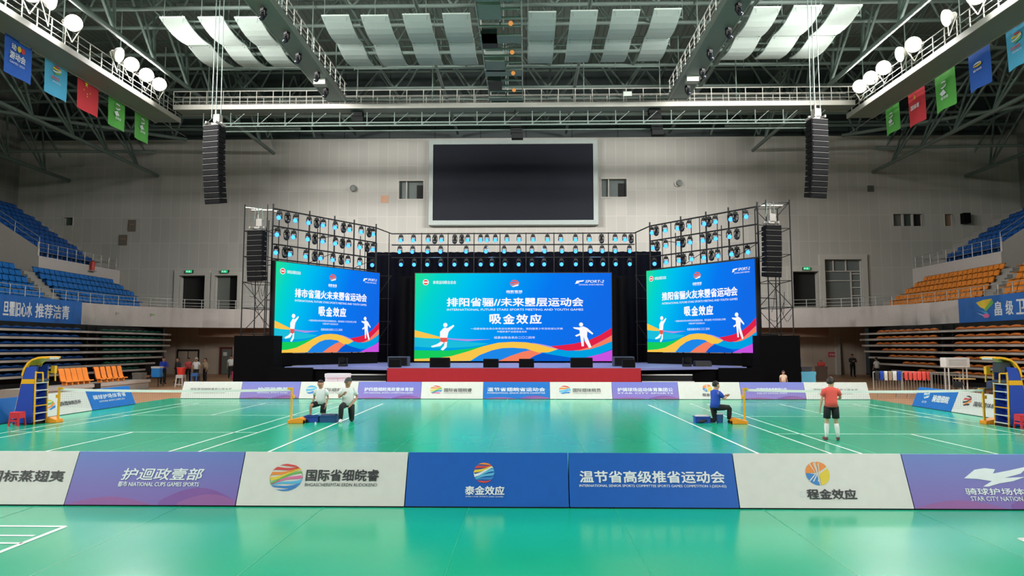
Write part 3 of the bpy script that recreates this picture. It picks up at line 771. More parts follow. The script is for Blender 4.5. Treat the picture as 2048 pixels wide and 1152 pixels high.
# ---------------------------------------------------------------- floodlights
SPILL = 80.0
M_flood = emat('floodlight_lens', (255, 250, 238), 26.0)
def floodlight(loc, aim, label, power=1.0, cone=FLOOD_CONE, spill=0.0):
    loc = Vector(loc); rt = thing('floodlight', label, 'floodlight', loc, 'floodlights on the catwalks')
    d = (Vector(aim) - loc).normalized(); q = d.to_track_quat('-Z', 'Y').to_matrix()
    P = lambda x, y, z: loc + q @ Vector((x, y, z))
    b = MB()
    rows = [[P(r_ * math.cos(2 * PI * j / 18), r_ * math.sin(2 * PI * j / 18), z) for j in range(19)] for r_, z in ((0.42, -0.12), (0.42, -0.08), (0.36, 0.06), (0.2, 0.2), (0.16, 0.36))]
    b.sheet(rows); b.add(rows[-1][:18], [tuple(range(18))])
    hs_ = b.build('housing', M_lampwhite, rt)
    MB().add([P(0.4 * math.cos(2 * PI * j / 18), 0.4 * math.sin(2 * PI * j / 18), -0.09) for j in range(18)], [tuple(range(18))]).build('lens', M_flood, hs_, fix=False)
    br = MB(); s = 0.42
    br.path([P(-0.44, 0, 0.05), loc + Vector((0, 0, -0.1)) + q @ Vector((-0.47, 0, 0.2)), Vector((loc.x, loc.y, 17.9)), loc + Vector((0, 0, -0.1)) + q @ Vector((0.47, 0, 0.2)), P(0.44, 0, 0.05)], 0.03, 5)
    br.build('bracket', M_lampwhite, rt)
    L = bpy.data.lights.new('floodlight_beam', 'SPOT'); L.energy = FLOOD_W * power; L.spot_size = math.radians(cone); L.spot_blend = 0.5; L.color = (1.0, 0.98, 0.95); L.shadow_soft_size = 1.5 if cone < 70 else 0.3
    lo_ = bpy.data.objects.new('floodlight_beam', L); COL.objects.link(lo_); lo_.parent = rt
    if spill:
        L2 = bpy.data.lights.new('floodlight_spill', 'POINT'); L2.energy = spill; L2.color = (1.0, 0.97, 0.92); L2.shadow_soft_size = 0.25
        o2 = bpy.data.objects.new('floodlight_spill', L2); COL.objects.link(o2); o2.parent = rt; o2.location = (0, 0, 0.6)
    lo_.location = d * 0.15; lo_.rotation_euler = d.to_track_quat('-Z', 'Y').to_euler()
    return rt
FL = [(60, 32.8), (97, 34.0), (145, 35.9), (235, 39.9), (262, 41.2), (292, 42.9), (318, 44.4)]
FR = [(1955, 32.6), (1897, 34.8), (1828, 37.9), (1803, 39.2), (1768, 41.1), (1742, 42.7), (1720, 44.2)]
# each lamp is turned to the court, to the stage end or to the opposite stand
KIND_F = ['court', 'stand', 'court', 'stand', 'court', 'court', 'court']
def aim_of(kind, sx, k, y):
    """sx: side of the lamp (-1 left), returns aim point, power factor, cone"""
    if kind == 'wall': return (X0 + sx * 2.0, YB, 7.5 if k % 4 else 10.0), 6.0, 58
    if kind == 'stand': return (-sx * 29 + X0, 40, 3.5), 3.6, 80
    if kind == 'stage': return (X0 + sx * 3, 46, 2.0), 1.4, 84
    return (X0 + -sx * 4, 13 + y * 0.22, 0.0), 1.0 if y > 30 else 2.1, FLOOD_CONE
for k, (px, y) in enumerate(FL):
    a_, pw, cn = aim_of(KIND_F[k], -1, k, y); a_ = a_ if KIND_F[k] == 'stand' else (-2, 10 + k, 0)
    floodlight((-23.25, yx(px, -23.25, 18 + (px - 60) * 0.6), 18.95 + (0.25 if k == 1 else 0)), a_, 'lit floodlight, %s of seven along the left catwalk counted from the camera' % ORD[k], pw, cn, SPILL)
for k, (px, y) in enumerate(FR):
    a_, pw, cn = aim_of(KIND_F[k], 1, k, y); a_ = a_ if KIND_F[k] == 'stand' else (-1, 10 + k, 0)
    floodlight((21.2, yx(px, 21.2, 15 + (1955 - px) * 0.66), 18.85), a_, 'lit floodlight, %s of seven along the right catwalk counted from the camera' % ORD[k], pw, cn, SPILL)
for k, y in enumerate((29, 26.5, 24, 21, 18, 15, 12, 9, 5, 1, -4, -10)):
    kd = ['wall', 'stage', 'wall', 'stand', 'wall', 'court', 'wall', 'stage', 'court', 'court', 'court', 'court'][k]
    for sx, x, nm in ((-1, -23.5, 'left'), (1, 21.5, 'right')):
        a_, pw, cn = aim_of(kd, sx, k, y)
        floodlight((x, y, 18.9), a_, 'floodlight on the %s catwalk above the front courts, %s from the lit seven' % (nm, ORD[k]), pw, cn, SPILL * 0.5)

# ---------------------------------------------------------------- flags on the side strings
M_fblue = mat('flag_blue', (44, 96, 190), 0.8); M_fcyan = mat('flag_cyan', (82, 176, 218), 0.8); M_fred = mat('flag_red', (206, 56, 66), 0.8); M_fgreen = mat('flag_green', (92, 176, 80), 0.8)
def star(f, u, v, r, m, asp, rot=0.0):
    f.poly([(u + r * (1 if k % 2 == 0 else 0.4) * math.sin(rot + k * PI / 5) * asp, v - r * (1 if k % 2 == 0 else 0.4) * math.cos(rot + k * PI / 5)) for k in range(10)], m)
def flag(x, ya, yb, zt, h, m, label, deco, skew=0.0):
    """cloth banner in the plane of the string, facing the hall"""
    rt = thing('hanging_flag', label, 'flag', (x, (ya + yb) / 2, zt))
    inward = 1 if x < 0 else -1
    b = MB(); rows = []; N = 8
    for i in range(7):
        v = i / 6
        rows.append([Vector((x + 0.05 * v * math.sin(u / N * 7 + 2 * v) + 0.012, ya + (yb - ya) * u / N + skew * v, zt - h * v + 0.03 * math.sin(PI * u / N) * (v > 0.9))) for u in range(N + 1)])
    b.sheet(rows); b.build('cloth', m, rt)
    g = MB(); s = 0.09 * inward
    f = Face2D(g, (x + s, ya, zt), (x + s, yb, zt), (x + s, ya + skew, zt - h)); f.step = 0.004
    if f.n.x * inward < 0: f.n = -f.n
    deco(f); g.build('emblem_print', [M_print_w, M_pr_y, M_pr_r, M_pr_b, M_pr_g], rt, fix=False)
    MB().tube((x, ya, zt), (x, yb, zt), 0.02, 5).build('hem_rod', M_steel, rt)
    MB().tube((x, ya, zt), (x, ya, zt + 0.35), 0.01, 4).tube((x, yb, zt), (x, yb, zt + 0.35), 0.01, 4).build('tie', M_steel, rt)
    return rt
def d_text(f):
    f.text('动', 0.2, 0.28, 0.36, 0.42, 0); f.disc(0.48, 0.34, 0.07, 0.07, 1); f.disc(0.62, 0.34, 0.07, 0.07, 2)
    f.text('游动会', 0.15, 0.46, 0.72, 0.63, 0); f.text('GAMES 2024', 0.16, 0.68, 0.7, 0.73, 0, bold=0)
def d_mark(f):
    f.globe(0.48, 0.33, 0.2, 0.12, [2, 1, 0, 4]); f.text('运动会', 0.24, 0.5, 0.62, 0.58, 2); f.text('SPORTS', 0.3, 0.62, 0.66, 0.66, 0, bold=0)
def d_cn(f):
    star(f, 0.36, 0.24, 0.1, 1, 1.0)
    for u, v in ((0.26, 0.42), (0.42, 0.5), (0.56, 0.44), (0.42, 0.57)): star(f, u, v, 0.03, 1, 1.0, 0.4)
def d_green(f):
    f.globe(0.5, 0.36, 0.16, 0.1, [0, 4, 0]); f.poly([(0.3, 0.55), (0.5, 0.48), (0.62, 0.6), (0.42, 0.64)], 0); f.text('运动会', 0.36, 0.66, 0.72, 0.74, 0)
def d_cn2(f):
    star(f, 0.5, 0.22, 0.08, 1, 1.0); f.text('国体育', 0.25, 0.42, 0.75, 0.56, 0)
def d_plain(f):
    f.globe(0.5, 0.4, 0.2, 0.06, [0, 1]); f.text('运动会', 0.3, 0.5, 0.7, 0.56, 0)
def fy(px, X): return yx(px, X, 150)
LFL = [((10, 58), (64, 90), 88, M_fblue, 'royal blue flag with white characters, first on the left string', d_text), ((90, 107), (135, 130), 79, M_fcyan, 'light blue flag with an emblem on the left string', d_mark),
       ((155, 147), (197, 170), 71, M_fred, 'red flag with five yellow stars on the left string', d_cn), ((217, 180), (250, 199), 67, M_fgreen, 'green flag beside the red one on the left string', d_green),
       ((270, 210), (297, 224), 62, M_fgreen, 'green flag at the far end of the left string', d_green)]
RFL = [((1770, 213), (1797, 195), 55, M_fgreen, 'green flag at the far end of the right string', d_green), ((1815, 178), (1848, 160), 69, M_fred, 'red flag with a star and white characters on the right string', d_cn2),
       ((1868, 140), (1908, 120), 77, M_fgreen, 'green flag between red and blue flags on the right string', d_green), ((1935, 105), (1978, 75), 80, M_fblue, 'blue flag with a small emblem on the right string', d_plain),
       ((2010, 55), (2062, 22), 88, M_fcyan, 'light blue flag cut by the right picture edge', d_mark)]
for X_f, lst in ((-25.1, LFL), (23.4, RFL)):
    for qa, qb, hp, m, lab, dc in lst:
        a = atX(*qa, X_f); b_ = atX(*qb, X_f); h = (a.z + b_.z) / 2 - (atX(qa[0], qa[1] + hp, X_f).z + atX(qb[0], qb[1] + hp, X_f).z) / 2
        flag(X_f, a.y, b_.y, 17.72, h, m, lab, dc)
for x, lab in ((-25.1, 'left'), (23.4, 'right')):
    tag(MB().path([Vector((x, y, 17.8 + 0.06 * math.sin(y))) for y in range(22, 52, 2)], 0.015, 4).build('flag_string', M_steel), 'thin line carrying the flags along the %s catwalk' % lab, 'line')

for px, py, n_, lab in ((715, 224, 3, 'small dark speaker cluster hung under the cross catwalk, left'), (1030, 236, 4, 'small dark speaker cluster hung under the cross catwalk, near the middle'), (1308, 218, 5, 'small dark speaker cluster hung under the cross catwalk, right')):
    p = atY(px, py, 45.2); rt = thing('hung_speaker_cluster', lab, 'speaker', p)
    for k in range(n_): MB().box((p.x + 0.05 * k, 45.2, p.z - 0.36 * k - 0.18), (0.75, 0.5, 0.33)).build('cabinet', mat('cluster_black', (18, 20, 20), 0.8, spec=0.2), rt)
    MB().tube((p.x, 45.2, p.z - 0.05), (p.x, 45.2, 18.0), 0.05, 6).build('hanger_pole', M_black, rt)
p = atY(1255, 188, 44.4); tag(MB().box((p.x, 44.36, p.z), (0.55, 0.04, 0.3)).build('notice_plate', mat('plate_white', (214, 220, 212), 0.5), origin=p), 'small white plate on the railing of the cross catwalk', 'sign')
# ---------------------------------------------------------------- hung line array speakers
M_spk = mat('speaker_black', (9, 9, 11), 0.8, spec=0.12); M_grille = mat('speaker_grille', (12, 12, 14), 0.8, spec=0.12); M_gap = mat('speaker_edge_strip', (84, 82, 80), 0.6); M_fly = mat('flying_frame_grey', (128, 124, 118), 0.5)
def line_array(loc, n, w, h, d, yaw, curve, label, rope_top):
    loc = Vector(loc); rt = thing('line_array_speaker', label, 'speaker', loc)
    Rz = Matrix.Rotation(yaw, 3, 'Z')
    y = 0.0; z = 0.0; tilt = 0.0
    fr = MB()
    fr.box(loc + Vector((0, 0, 0.18)), (w * 0.9, 0.1, 0.1), yaw); fr.box(loc + Rz @ Vector((-w * 0.3, 0, 0.15)), (0.08, d * 1.2, 0.12), yaw); fr.box(loc + Rz @ Vector((w * 0.3, 0, 0.15)), (0.08, d * 1.2, 0.12), yaw)
    fr.box(loc + Rz @ Vector((0.1, 0.05, 0.45)), (0.35, 0.3, 0.4), yaw); fr.tube(loc + Vector((0, 0, 0.2)), loc + Vector((0, 0, 0.9)), 0.05, 6)
    fr.build('flying_frame', M_fly, rt)
    for k in range(n):
        R = Rz @ Matrix.Rotation(tilt, 3, 'X')
        c = loc + Rz @ Vector((0, y, z)) + R @ Vector((0, 0, -h / 2))
        b = MB(); hw = w / 2; hz = h / 2 * 0.96
        pts = [(-hw, -d / 2, -hz), (hw, -d / 2, -hz), (hw * 0.8, d / 2, -hz * 0.8), (-hw * 0.8, d / 2, -hz * 0.8)]
        V = [c + R @ Vector(p) for p in pts] + [c + R @ Vector((p[0], p[1], -p[2])) for p in pts]
        b.add(V, [(0, 1, 2, 3), (4, 7, 6, 5), (0, 4, 5, 1), (1, 5, 6, 2), (2, 6, 7, 3), (3, 7, 4, 0)], 0)
        b.box(c + R @ Vector((0, -d / 2 - 0.012, 0)), (w * 0.9, 0.03, h * 0.72), m=1, rot=R)
        b.box(c + R @ Vector((0, -d / 2 - 0.02, hz)), (w * 0.98, 0.03, 0.02), m=2, rot=R)
        b.build('cabinet', [M_spk, M_grille, M_gap], rt)
        st = R @ Vector((0, 0, -h)); st = Rz.inverted() @ st
        y += st.y; z += st.z; tilt += curve * (0.3 + k / n)
    cb = MB()
    for q in (-0.25, 0.0, 0.3): cb.tube(loc + Rz @ Vector((q, 0, 0.5)), Vector((loc.x + q * 0.6, loc.y, rope_top)), 0.022, 5)
    cb.build('hoist_cables', M_roofsteel, rt)
    return rt
p = atY(431, 254, 35.9); line_array(p, 14, 0.94, 0.292, 0.7, -0.22, 0.022, 'tall black line array speaker hung before the back wall, left of the scoreboard', 28.5)
p = atY(1631, 242, 35.9); line_array(p, 14, 0.94, 0.288, 0.7, 0.22, 0.022, 'tall black line array speaker hung before the back wall, right of the scoreboard', 28.5)

# ---------------------------------------------------------------- dark scoreboard and small things on the back wall
p0 = atY(857, 450, 60.2); p1 = atY(1195, 277, 60.2)
rt = thing('scoreboard', 'large switched-off scoreboard in a white frame on the back wall', 'scoreboard', ((p0.x + p1.x) / 2, 60.6, p0.z))
a = atY(865, 441, 60.2); c = atY(1186, 287, 60.2)
fr = MB()
for q, r in (((p0.x, 60.2, p0.z), (p1.x, 61, a.z)), ((p0.x, 60.2, c.z), (p1.x, 61, p1.z)), ((p0.x, 60.2, a.z), (a.x, 61, c.z)), ((c.x, 60.2, a.z), (p1.x, 61, c.z))): fr.bbox(q, r)
fr.build('frame', mat('scoreboard_frame', (166, 176, 172), 0.5), rt)
sb = mat('dead_led_panel', (20, 23, 34), 0.6, spec=0.2); MB().bbox((a.x, 60.32, a.z), (c.x, 60.5, c.z)).build('screen', sb, rt)
def on_wall(px, py, Y=60.9): return atY(px, py, Y)
for px, py, lab in ((705, 377, 'left'), (1355, 367, 'right')):
    p = on_wall(px, py); rt = thing('wall_floodlight', 'round grey lamp on the back wall, %s of the scoreboard' % lab, 'lamp', (p.x, 61, p.z))
    MB().tube((p.x, 61, p.z), (p.x, 60.75, p.z), 0.3, 14).build('back_can', M_lampwhite, rt)
    MB().tube((p.x + 0.1, 60.75, p.z), (p.x + 0.15, 60.45, p.z - 0.1), 0.3, 14, r2=0.2).build('hood', mat('grey_hood', (128, 134, 128), 0.5), rt)
p = on_wall(769, 398); tag(MB().box((p.x, 60.97, p.z), (0.66, 0.04, 0.66)).build('wall_patch_panel', mat('tan_patch', (196, 152, 124), 0.7), origin=p), 'small tan square panel on the back wall', 'panel')
p = on_wall(1742, 377); b = MB(); b.box((p.x, 60.95, p.z), (0.55, 0.06, 0.55)); b.box((p.x, 60.9, p.z), (0.4, 0.06, 0.05)); b.box((p.x, 60.9, p.z), (0.05, 0.06, 0.4))
tag(b.build('wall_vent', mat('vent_grey', (96, 100, 94), 0.6), origin=p), 'square grey vent on the back wall above the right window strip', 'vent')
p = on_wall(1927, 438); rt = thing('wall_speaker', 'small dark loudspeaker on a bracket beside the right window strip', 'speaker', (p.x, 61, p.z))
MB().box((p.x, 60.6, p.z), (0.6, 0.5, 0.9)).build('cabinet', M_grille, rt); MB().bbox((p.x - 0.05, 60.8, p.z - 0.1), (p.x + 0.05, 61, p.z + 0.1)).build('bracket', M_black, rt)
for px, py, w_, h_, lab in ((263, 451, 0.7, 1.05, 'upper brownish access hatch on the left of the back wall'), (245, 480, 0.75, 0.95, 'lower brownish access hatch on the left of the back wall')):
    p = on_wall(px, py); b = MB(); b.box((p.x, 60.97, p.z), (w_, 0.05, h_)); b.box((p.x, 60.93, p.z + 0.1), (w_ * 0.6, 0.05, 0.12), m=1)
    tag(b.build('access_hatch', [mat('hatch_brown', (112, 104, 92), 0.6), M_brown], origin=p), lab, 'hatch')
p = on_wall(8, 385); tag(MB().box((-45.45, 57.6, p.z), (0.2, 1.6, 2.2)).build('recess_shade_box', M_dark, origin=p), 'dark box coloured as a shaded recess at the top corner of the left stand', 'recess')  # raised dark box; the shade of a recess is put into its colour
M_exit = emat('exit_sign_green', (40, 200, 130), 0.9); M_exitw = emat('exit_sign_white', (210, 255, 230), 0.9)
for px, py, Y, lab in ((378, 543, 60.7, 'left gallery doorway nearer the stands'), (449, 543, 60.7, 'gallery doorway beside the left tower'), (1613, 537, 60.7, 'right gallery doorway')):
    p = atY(px, py, Y); rt = thing('exit_sign', 'green lit exit sign above the ' + lab, 'sign', p)
    MB().box((p.x, p.y + 0.15, p.z), (0.62, 0.34, 0.27)).build('casing', M_black, rt)
    g = MB(); f = Face2D(g, (p.x - 0.29, p.y - 0.03, p.z + 0.12), (p.x + 0.29, p.y - 0.03, p.z + 0.12), (p.x - 0.29, p.y - 0.03, p.z - 0.12))
    f.poly([(0, 0), (1, 0), (1, 1), (0, 1)], 0, 0); f.poly([(0.08, 0.5), (0.24, 0.2), (0.24, 0.4), (0.38, 0.4), (0.38, 0.6), (0.24, 0.6), (0.24, 0.8)], 1)
    f.disc(0.58, 0.24, 0.05, 0.1, 1); f.poly([(0.5, 0.36), (0.66, 0.36), (0.74, 0.85), (0.64, 0.85), (0.58, 0.6), (0.48, 0.85), (0.4, 0.85), (0.52, 0.55)], 1)
    g.build('face', [M_exit, M_exitw], rt, fix=False)
for px, py in ((602, 0),):
    pass
for px, py, lab in ((198, 622, 'grey utility box on the left parapet'), (258, 622, 'small box with a green mark on the left parapet')):
    ang = None
    Y = 50.0 if px < 220 else 52.4
    t = math.asin(min(1, (Y - ARC_Y) / R_ARC)); q = Vector((ARC_X - R_ARC * math.cos(t), Y, 4.75))
    n = Vector((math.cos(t), -math.sin(t), 0))
    tag(MB().box(q + n * 0.04, (0.1, 0.3, 0.22), -t, m=0).box(q + n * 0.1 + Vector((0, 0, 0.02)), (0.03, 0.2, 0.1), -t, m=1).build('junction_box', [M_parapet, M_pr_g if px > 220 else M_fascia], origin=q), lab, 'box')
# ---------------------------------------------------------------- stage
SZ = 1.32
M_stage = mat('stage_carpet', (112, 120, 170), 0.5)
M_skirt = mat('red_skirt', (156, 14, 32), 0.75, bump=0.15, scale=3.0)
SX0, SX1 = -6.95, 5.65
rt = thing('stage', 'long stage with a red front skirt before the big screens', 'stage', (-0.7, 35, 0))
MB().prism([(SX0, 35, SZ - 0.12), (SX1, 35, SZ - 0.12), (9.3, 36.4, SZ - 0.12), (11.3, 36.4, SZ - 0.12), (11.3, 46.9, SZ - 0.12), (-12.6, 46.9, SZ - 0.12), (-12.6, 36.4, SZ - 0.12), (-10.6, 36.4, SZ - 0.12)], (0, 0, 0.12)).build('stage_floor', M_stage, rt)
sk = MB(); rows = [[], []]
N = 90
for k in range(N + 1):
    x = SX0 + (SX1 - SX0) * k / N
    rows[0].append(Vector((x, 34.97, SZ - 0.02))); rows[1].append(Vector((x, 34.95 - 0.02 * math.sin(k * 1.9), 0.0)))
sk.sheet(rows); sk.build('front_skirt', M_skirt, rt)
for q, r in (((-12.7, 36.5, 0), (-6.9, 36.62, SZ - 0.13)), ((5.6, 36.5, 0), (11.4, 36.62, SZ - 0.13)), ((-12.72, 36.5, 0), (-12.6, 46.8, SZ - 0.13)), ((11.3, 36.5, 0), (11.42, 46.8, SZ - 0.13)), ((SX0 - 0.05, 34.98, 0), (SX0, 36.5, SZ - 0.13)), ((SX1, 34.98, 0), (SX1 + 0.05, 36.5, SZ - 0.13))):
    MB().bbox(q, r).build('side_skirt', M_blackcloth, rt)
M_nosing = mat('step_nosing', (205, 206, 206), 0.5)
for xa, xb, lab in ((SX0 - 2.75, SX0 - 0.08, 'left'), (SX1 + 0.08, SX1 + 2.7, 'right')):
    st = thing('stage_steps', 'black stage steps with pale nosings beside the %s end of the red skirt' % lab, 'steps', ((xa + xb) / 2, 35, 0))
    for k in range(3):
        z = 0.33 * (k + 1); y = 34.9 + 0.4 * k
        MB().bbox((xa, y, 0), (xb, 36.48, z - 0.03) if k == 2 else (xb, y + 0.4, z - 0.03)).build('step', M_black, st)
        MB().bbox((xa, y - 0.03, z - 0.07), (xb, y + 0.04, z - 0.01)).build('nosing', M_nosing, st)
# drapes behind the centre screen
def drape(name, pts, z0, z1, m, label, amp=0.12, per=0.5):
    pts = resample([Vector(p) for p in pts], 0.14); rows = [[], []]
    acc = 0
    for k, p in enumerate(pts):
        d = (pts[min(k + 1, len(pts) - 1)] - pts[max(k - 1, 0)]).normalized(); n = Vector((-d.y, d.x, 0))
        for r, z in ((0, z1), (1, z0)): rows[r].append(p + n * amp * math.sin(k * 0.14 * 2 * PI / per) + Vector((0, 0, z)))
    return tag(MB().sheet(rows).build(name, m, fix=False, origin=(pts[0].x, pts[0].y, z0)), label, 'drape')
drape('stage_drape', [(-11.2, 48.5, 0), (9.4, 48.5, 0)], 0.0, 8.95, M_navycloth, 'dark navy drape closing the stage behind the middle screen')
drape('stage_drape', [(-8.4, 45.9, 0), (-7.0, 45.9, 0)], SZ, 7.0, M_blackcloth, 'black drape strip on the left of the middle screen')
drape('stage_drape', [(5.3, 45.9, 0), (6.7, 45.9, 0)], SZ, 7.0, M_blackcloth, 'black drape strip on the right of the middle screen')

# ---------------------------------------------------------------- LED screens
def led_mats():
    m = bpy.data.materials.new('screen_gradient'); m.use_nodes = True
    nt = m.node_tree; nt.nodes.clear()
    tc = nt.nodes.new('ShaderNodeTexCoord'); sp = nt.nodes.new('ShaderNodeSeparateXYZ'); ad = nt.nodes.new('ShaderNodeMath'); ad.operation = 'MULTIPLY_ADD'
    nt.links.new(tc.outputs['Generated'], sp.inputs[0]); nt.links.new(sp.outputs[2], ad.inputs[0]); ad.inputs[1].default_value = -0.22
    nt.links.new(sp.outputs[0], ad.inputs[2])
    r = nt.nodes.new('ShaderNodeValToRGB'); cr = r.color_ramp
    stops = [(-0.2, (30, 220, 150)), (0.0, (10, 214, 190)), (0.2, (0, 196, 234)), (0.42, (0, 158, 240)), (0.62, (6, 122, 240)), (0.85, (18, 106, 232))]
    cr.elements[0].position = 0.0; cr.elements[0].color = (*lin((34, 222, 150)), 1)
    cr.elements[1].position = 1.0; cr.elements[1].color = (*lin((18, 106, 230)), 1)
    for p, c in ((0.1, (6, 214, 200)), (0.28, (0, 192, 238)), (0.5, (0, 152, 242)), (0.7, (8, 120, 240))):
        e_ = cr.elements.new(p); e_.color = (*lin(c), 1)
    a2 = nt.nodes.new('ShaderNodeMath'); a2.operation = 'ADD'; a2.inputs[1].default_value = 0.2
    nt.links.new(ad.outputs[0], a2.inputs[0]); nt.links.new(a2.outputs[0], r.inputs[0])
    e = nt.nodes.new('ShaderNodeEmission'); o = nt.nodes.new('ShaderNodeOutputMaterial'); nt.links.new(r.outputs[0], e.inputs[0]); nt.links.new(e.outputs[0], o.inputs[0])
    names = [('w', (250, 250, 255)), ('y', (250, 198, 76)), ('g', (22, 204, 92)), ('r', (226, 34, 70)), ('o', (246, 128, 96)), ('c', (0, 162, 226)), ('b', (8, 92, 206)), ('m', (202, 84, 222)), ('l', (176, 150, 226)), ('k', (30, 136, 232)), ('red2', (238, 92, 76)), ('tl', (28, 190, 220))]
    L = [m]; I = {'bg': 0}
    for k, (n, c) in enumerate(names): L.append(emat('screen_' + n, c)); I[n] = k + 1
    return L, I
LM, LI = led_mats()
def led_image(f, title, aspect=1.0, sub='INTERNATIONAL FUTURE STARS SPORTS MEETING AND YOUTH GAMES', fx_=1.0):
    C = lambda x, y: ((x - 42) / 1925.0, (y - 82) / 858.0)
    def R(top, bot, m, layer): f.ribbon([C(*p) for p in top], [C(*p) for p in bot], LI[m], layer)
    f.poly([(0, 0), (1, 0), (1, 1), (0, 1)], 0, 0)
    R([(42, 715), (200, 735), (420, 745), (640, 760), (760, 770)], [(42, 800), (200, 815), (420, 815), (600, 800), (760, 775)], 'tl', 1)
    R([(42, 800), (240, 812), (420, 812), (560, 804), (720, 785)], [(42, 845), (240, 842), (420, 842), (560, 828), (720, 795)], 'c', 2)
    R([(42, 640), (150, 668), (290, 705), (350, 714)], [(42, 708), (150, 718), (290, 722), (350, 726)], 'y', 3)
    R([(350, 714), (420, 722), (560, 728), (780, 728)], [(350, 726), (420, 735), (560, 748), (780, 729)], 'l', 3)
    R([(600, 940), (690, 880), (800, 838), (900, 816), (1000, 812), (1200, 832)], [(600, 940), (690, 940), (800, 940), (900, 940), (1000, 940), (1200, 940)], 'k', 2)
    R([(42, 835), (200, 838), (400, 838), (560, 822), (720, 795)], [(42, 925), (250, 915), (400, 893), (560, 848), (720, 797)], 'g', 4)
    R([(1190, 762), (1300, 780), (1390, 800), (1440, 822)], [(1190, 764), (1300, 792), (1390, 815), (1440, 826)], 'l', 3)
    R([(1300, 862), (1440, 830), (1540, 842), (1650, 838), (1750, 825), (1850, 795), (1967, 745)], [(1300, 868), (1430, 885), (1560, 905), (1700, 905), (1780, 890), (1850, 870), (1967, 822)], 'c', 3)
    R([(1110, 940), (1200, 892), (1300, 864), (1430, 886), (1560, 907), (1640, 940)], [(1110, 940), (1200, 940), (1300, 940), (1430, 940), (1560, 940), (1640, 940)], 'b', 4)
    R([(1580, 940), (1700, 908), (1850, 872), (1967, 832)], [(1580, 940), (1700, 940), (1850, 940), (1967, 940)], 'm', 5)
    R([(1380, 794), (1450, 790), (1600, 772), (1750, 735), (1850, 690), (1967, 618)], [(1380, 800), (1450, 826), (1540, 840), (1650, 832), (1760, 800), (1967, 690)], 'r', 5)
    R([(1600, 838), (1650, 832), (1760, 800), (1870, 745), (1967, 690)], [(1600, 840), (1650, 839), (1750, 826), (1850, 796), (1967, 748)], 'o', 6)
    R([(860, 940), (980, 890), (1100, 850), (1190, 832), (1280, 862)], [(1130, 940), (1150, 930), (1180, 908), (1230, 882), (1280, 864)], 'o', 5)
    R([(42, 920), (250, 912), (400, 893), (560, 848), (720, 795), (860, 762), (1000, 754), (1130, 758), (1250, 778), (1350, 805), (1440, 826)],
      [(42, 940), (420, 940), (590, 938), (680, 882), (800, 836), (900, 815), (1000, 811), (1130, 820), (1250, 858), (1350, 855), (1440, 827)], 'y', 6)
    # two sports figures
    def G(pts, m='w', layer=8): f.poly([C(*p) for p in pts], LI[m], layer)
    def D(x, y, r, m='w', layer=8): f.disc((x - 42) / 1925.0, (y - 82) / 858.0, r / 1925.0 * fx_, r / 858.0, LI[m], layer)
    D(343, 590, 21); G([(292, 655), (330, 615), (365, 620), (422, 588), (432, 600), (376, 655), (362, 714), (292, 714)])
    G([(292, 714), (362, 714), (362, 752), (332, 760), (298, 752)], 'red2'); G([(300, 752), (332, 760), (295, 795), (215, 808), (204, 795), (262, 776)]); G([(338, 756), (362, 752), (358, 805), (322, 838), (298, 828), (332, 792)])
    D(1668, 586, 20); G([(1588, 612), (1648, 614), (1690, 604), (1728, 620), (1786, 672), (1778, 684), (1728, 652), (1725, 702), (1658, 702), (1652, 640), (1600, 626)])
    G([(1660, 702), (1692, 702), (1694, 796), (1672, 798)]); G([(1692, 702), (1725, 702), (1768, 805), (1745, 816), (1706, 752)]); G([(1608, 692), (1656, 672), (1656, 690), (1622, 704)])
    # lettering
    def T(s, x0, y0, x1, y1, bold=0.02, shear=0.0): 
        a = C(x0, y0); b_ = C(x1, y1); f.text(s, a[0], a[1], b_[0], b_[1], LI['w'], 9, bold, shear)
    T(title, 358, 325, 1690, 408, 0.03); T(sub, 358, 430, 1690, 450, 0.01)
    for k, c in enumerate('吸金效应'): T(c, 778 + 131 * k, 486, 888 + 131 * k, 578, 0.035)
    T('一组委会联合承办体育运动发展促进会，第四届青少年羽毛球公开赛', 590, 616, 1490, 636, 0.0); T('中国体育产业促进会主办', 850, 646, 1140, 664, 0.0); T('组委会联合承办二〇二四年', 820, 700, 1220, 724, 0.0)
    D(147, 170, 30); D(147, 170, 24, 'red2', 9); G([(124, 164), (170, 164), (170, 176), (124, 176)], 'w', 10)
    T('体育运动联合总会', 218, 155, 445, 188, 0.01)
    f.globe(C(1020, 0)[0], C(0, 184)[1], 44 / 1925.0 * fx_, 36 / 858.0, [LI['red2'], LI['red2'], LI['o'], LI['w']], 8, 0.6)
    T('闽数管想', 940, 250, 1096, 276, 0.02); T('SPORTS GAMES', 950, 279, 1090, 284, 0.0)
    G([(1628, 158), (1705, 152), (1690, 166), (1640, 172), (1660, 180), (1612, 190)]); T('SPORT-2', 1710, 152, 1895, 178, 0.02, 0.3); T('NATIONAL SPORTS MEETING', 1650, 190, 1890, 204, 0.0)
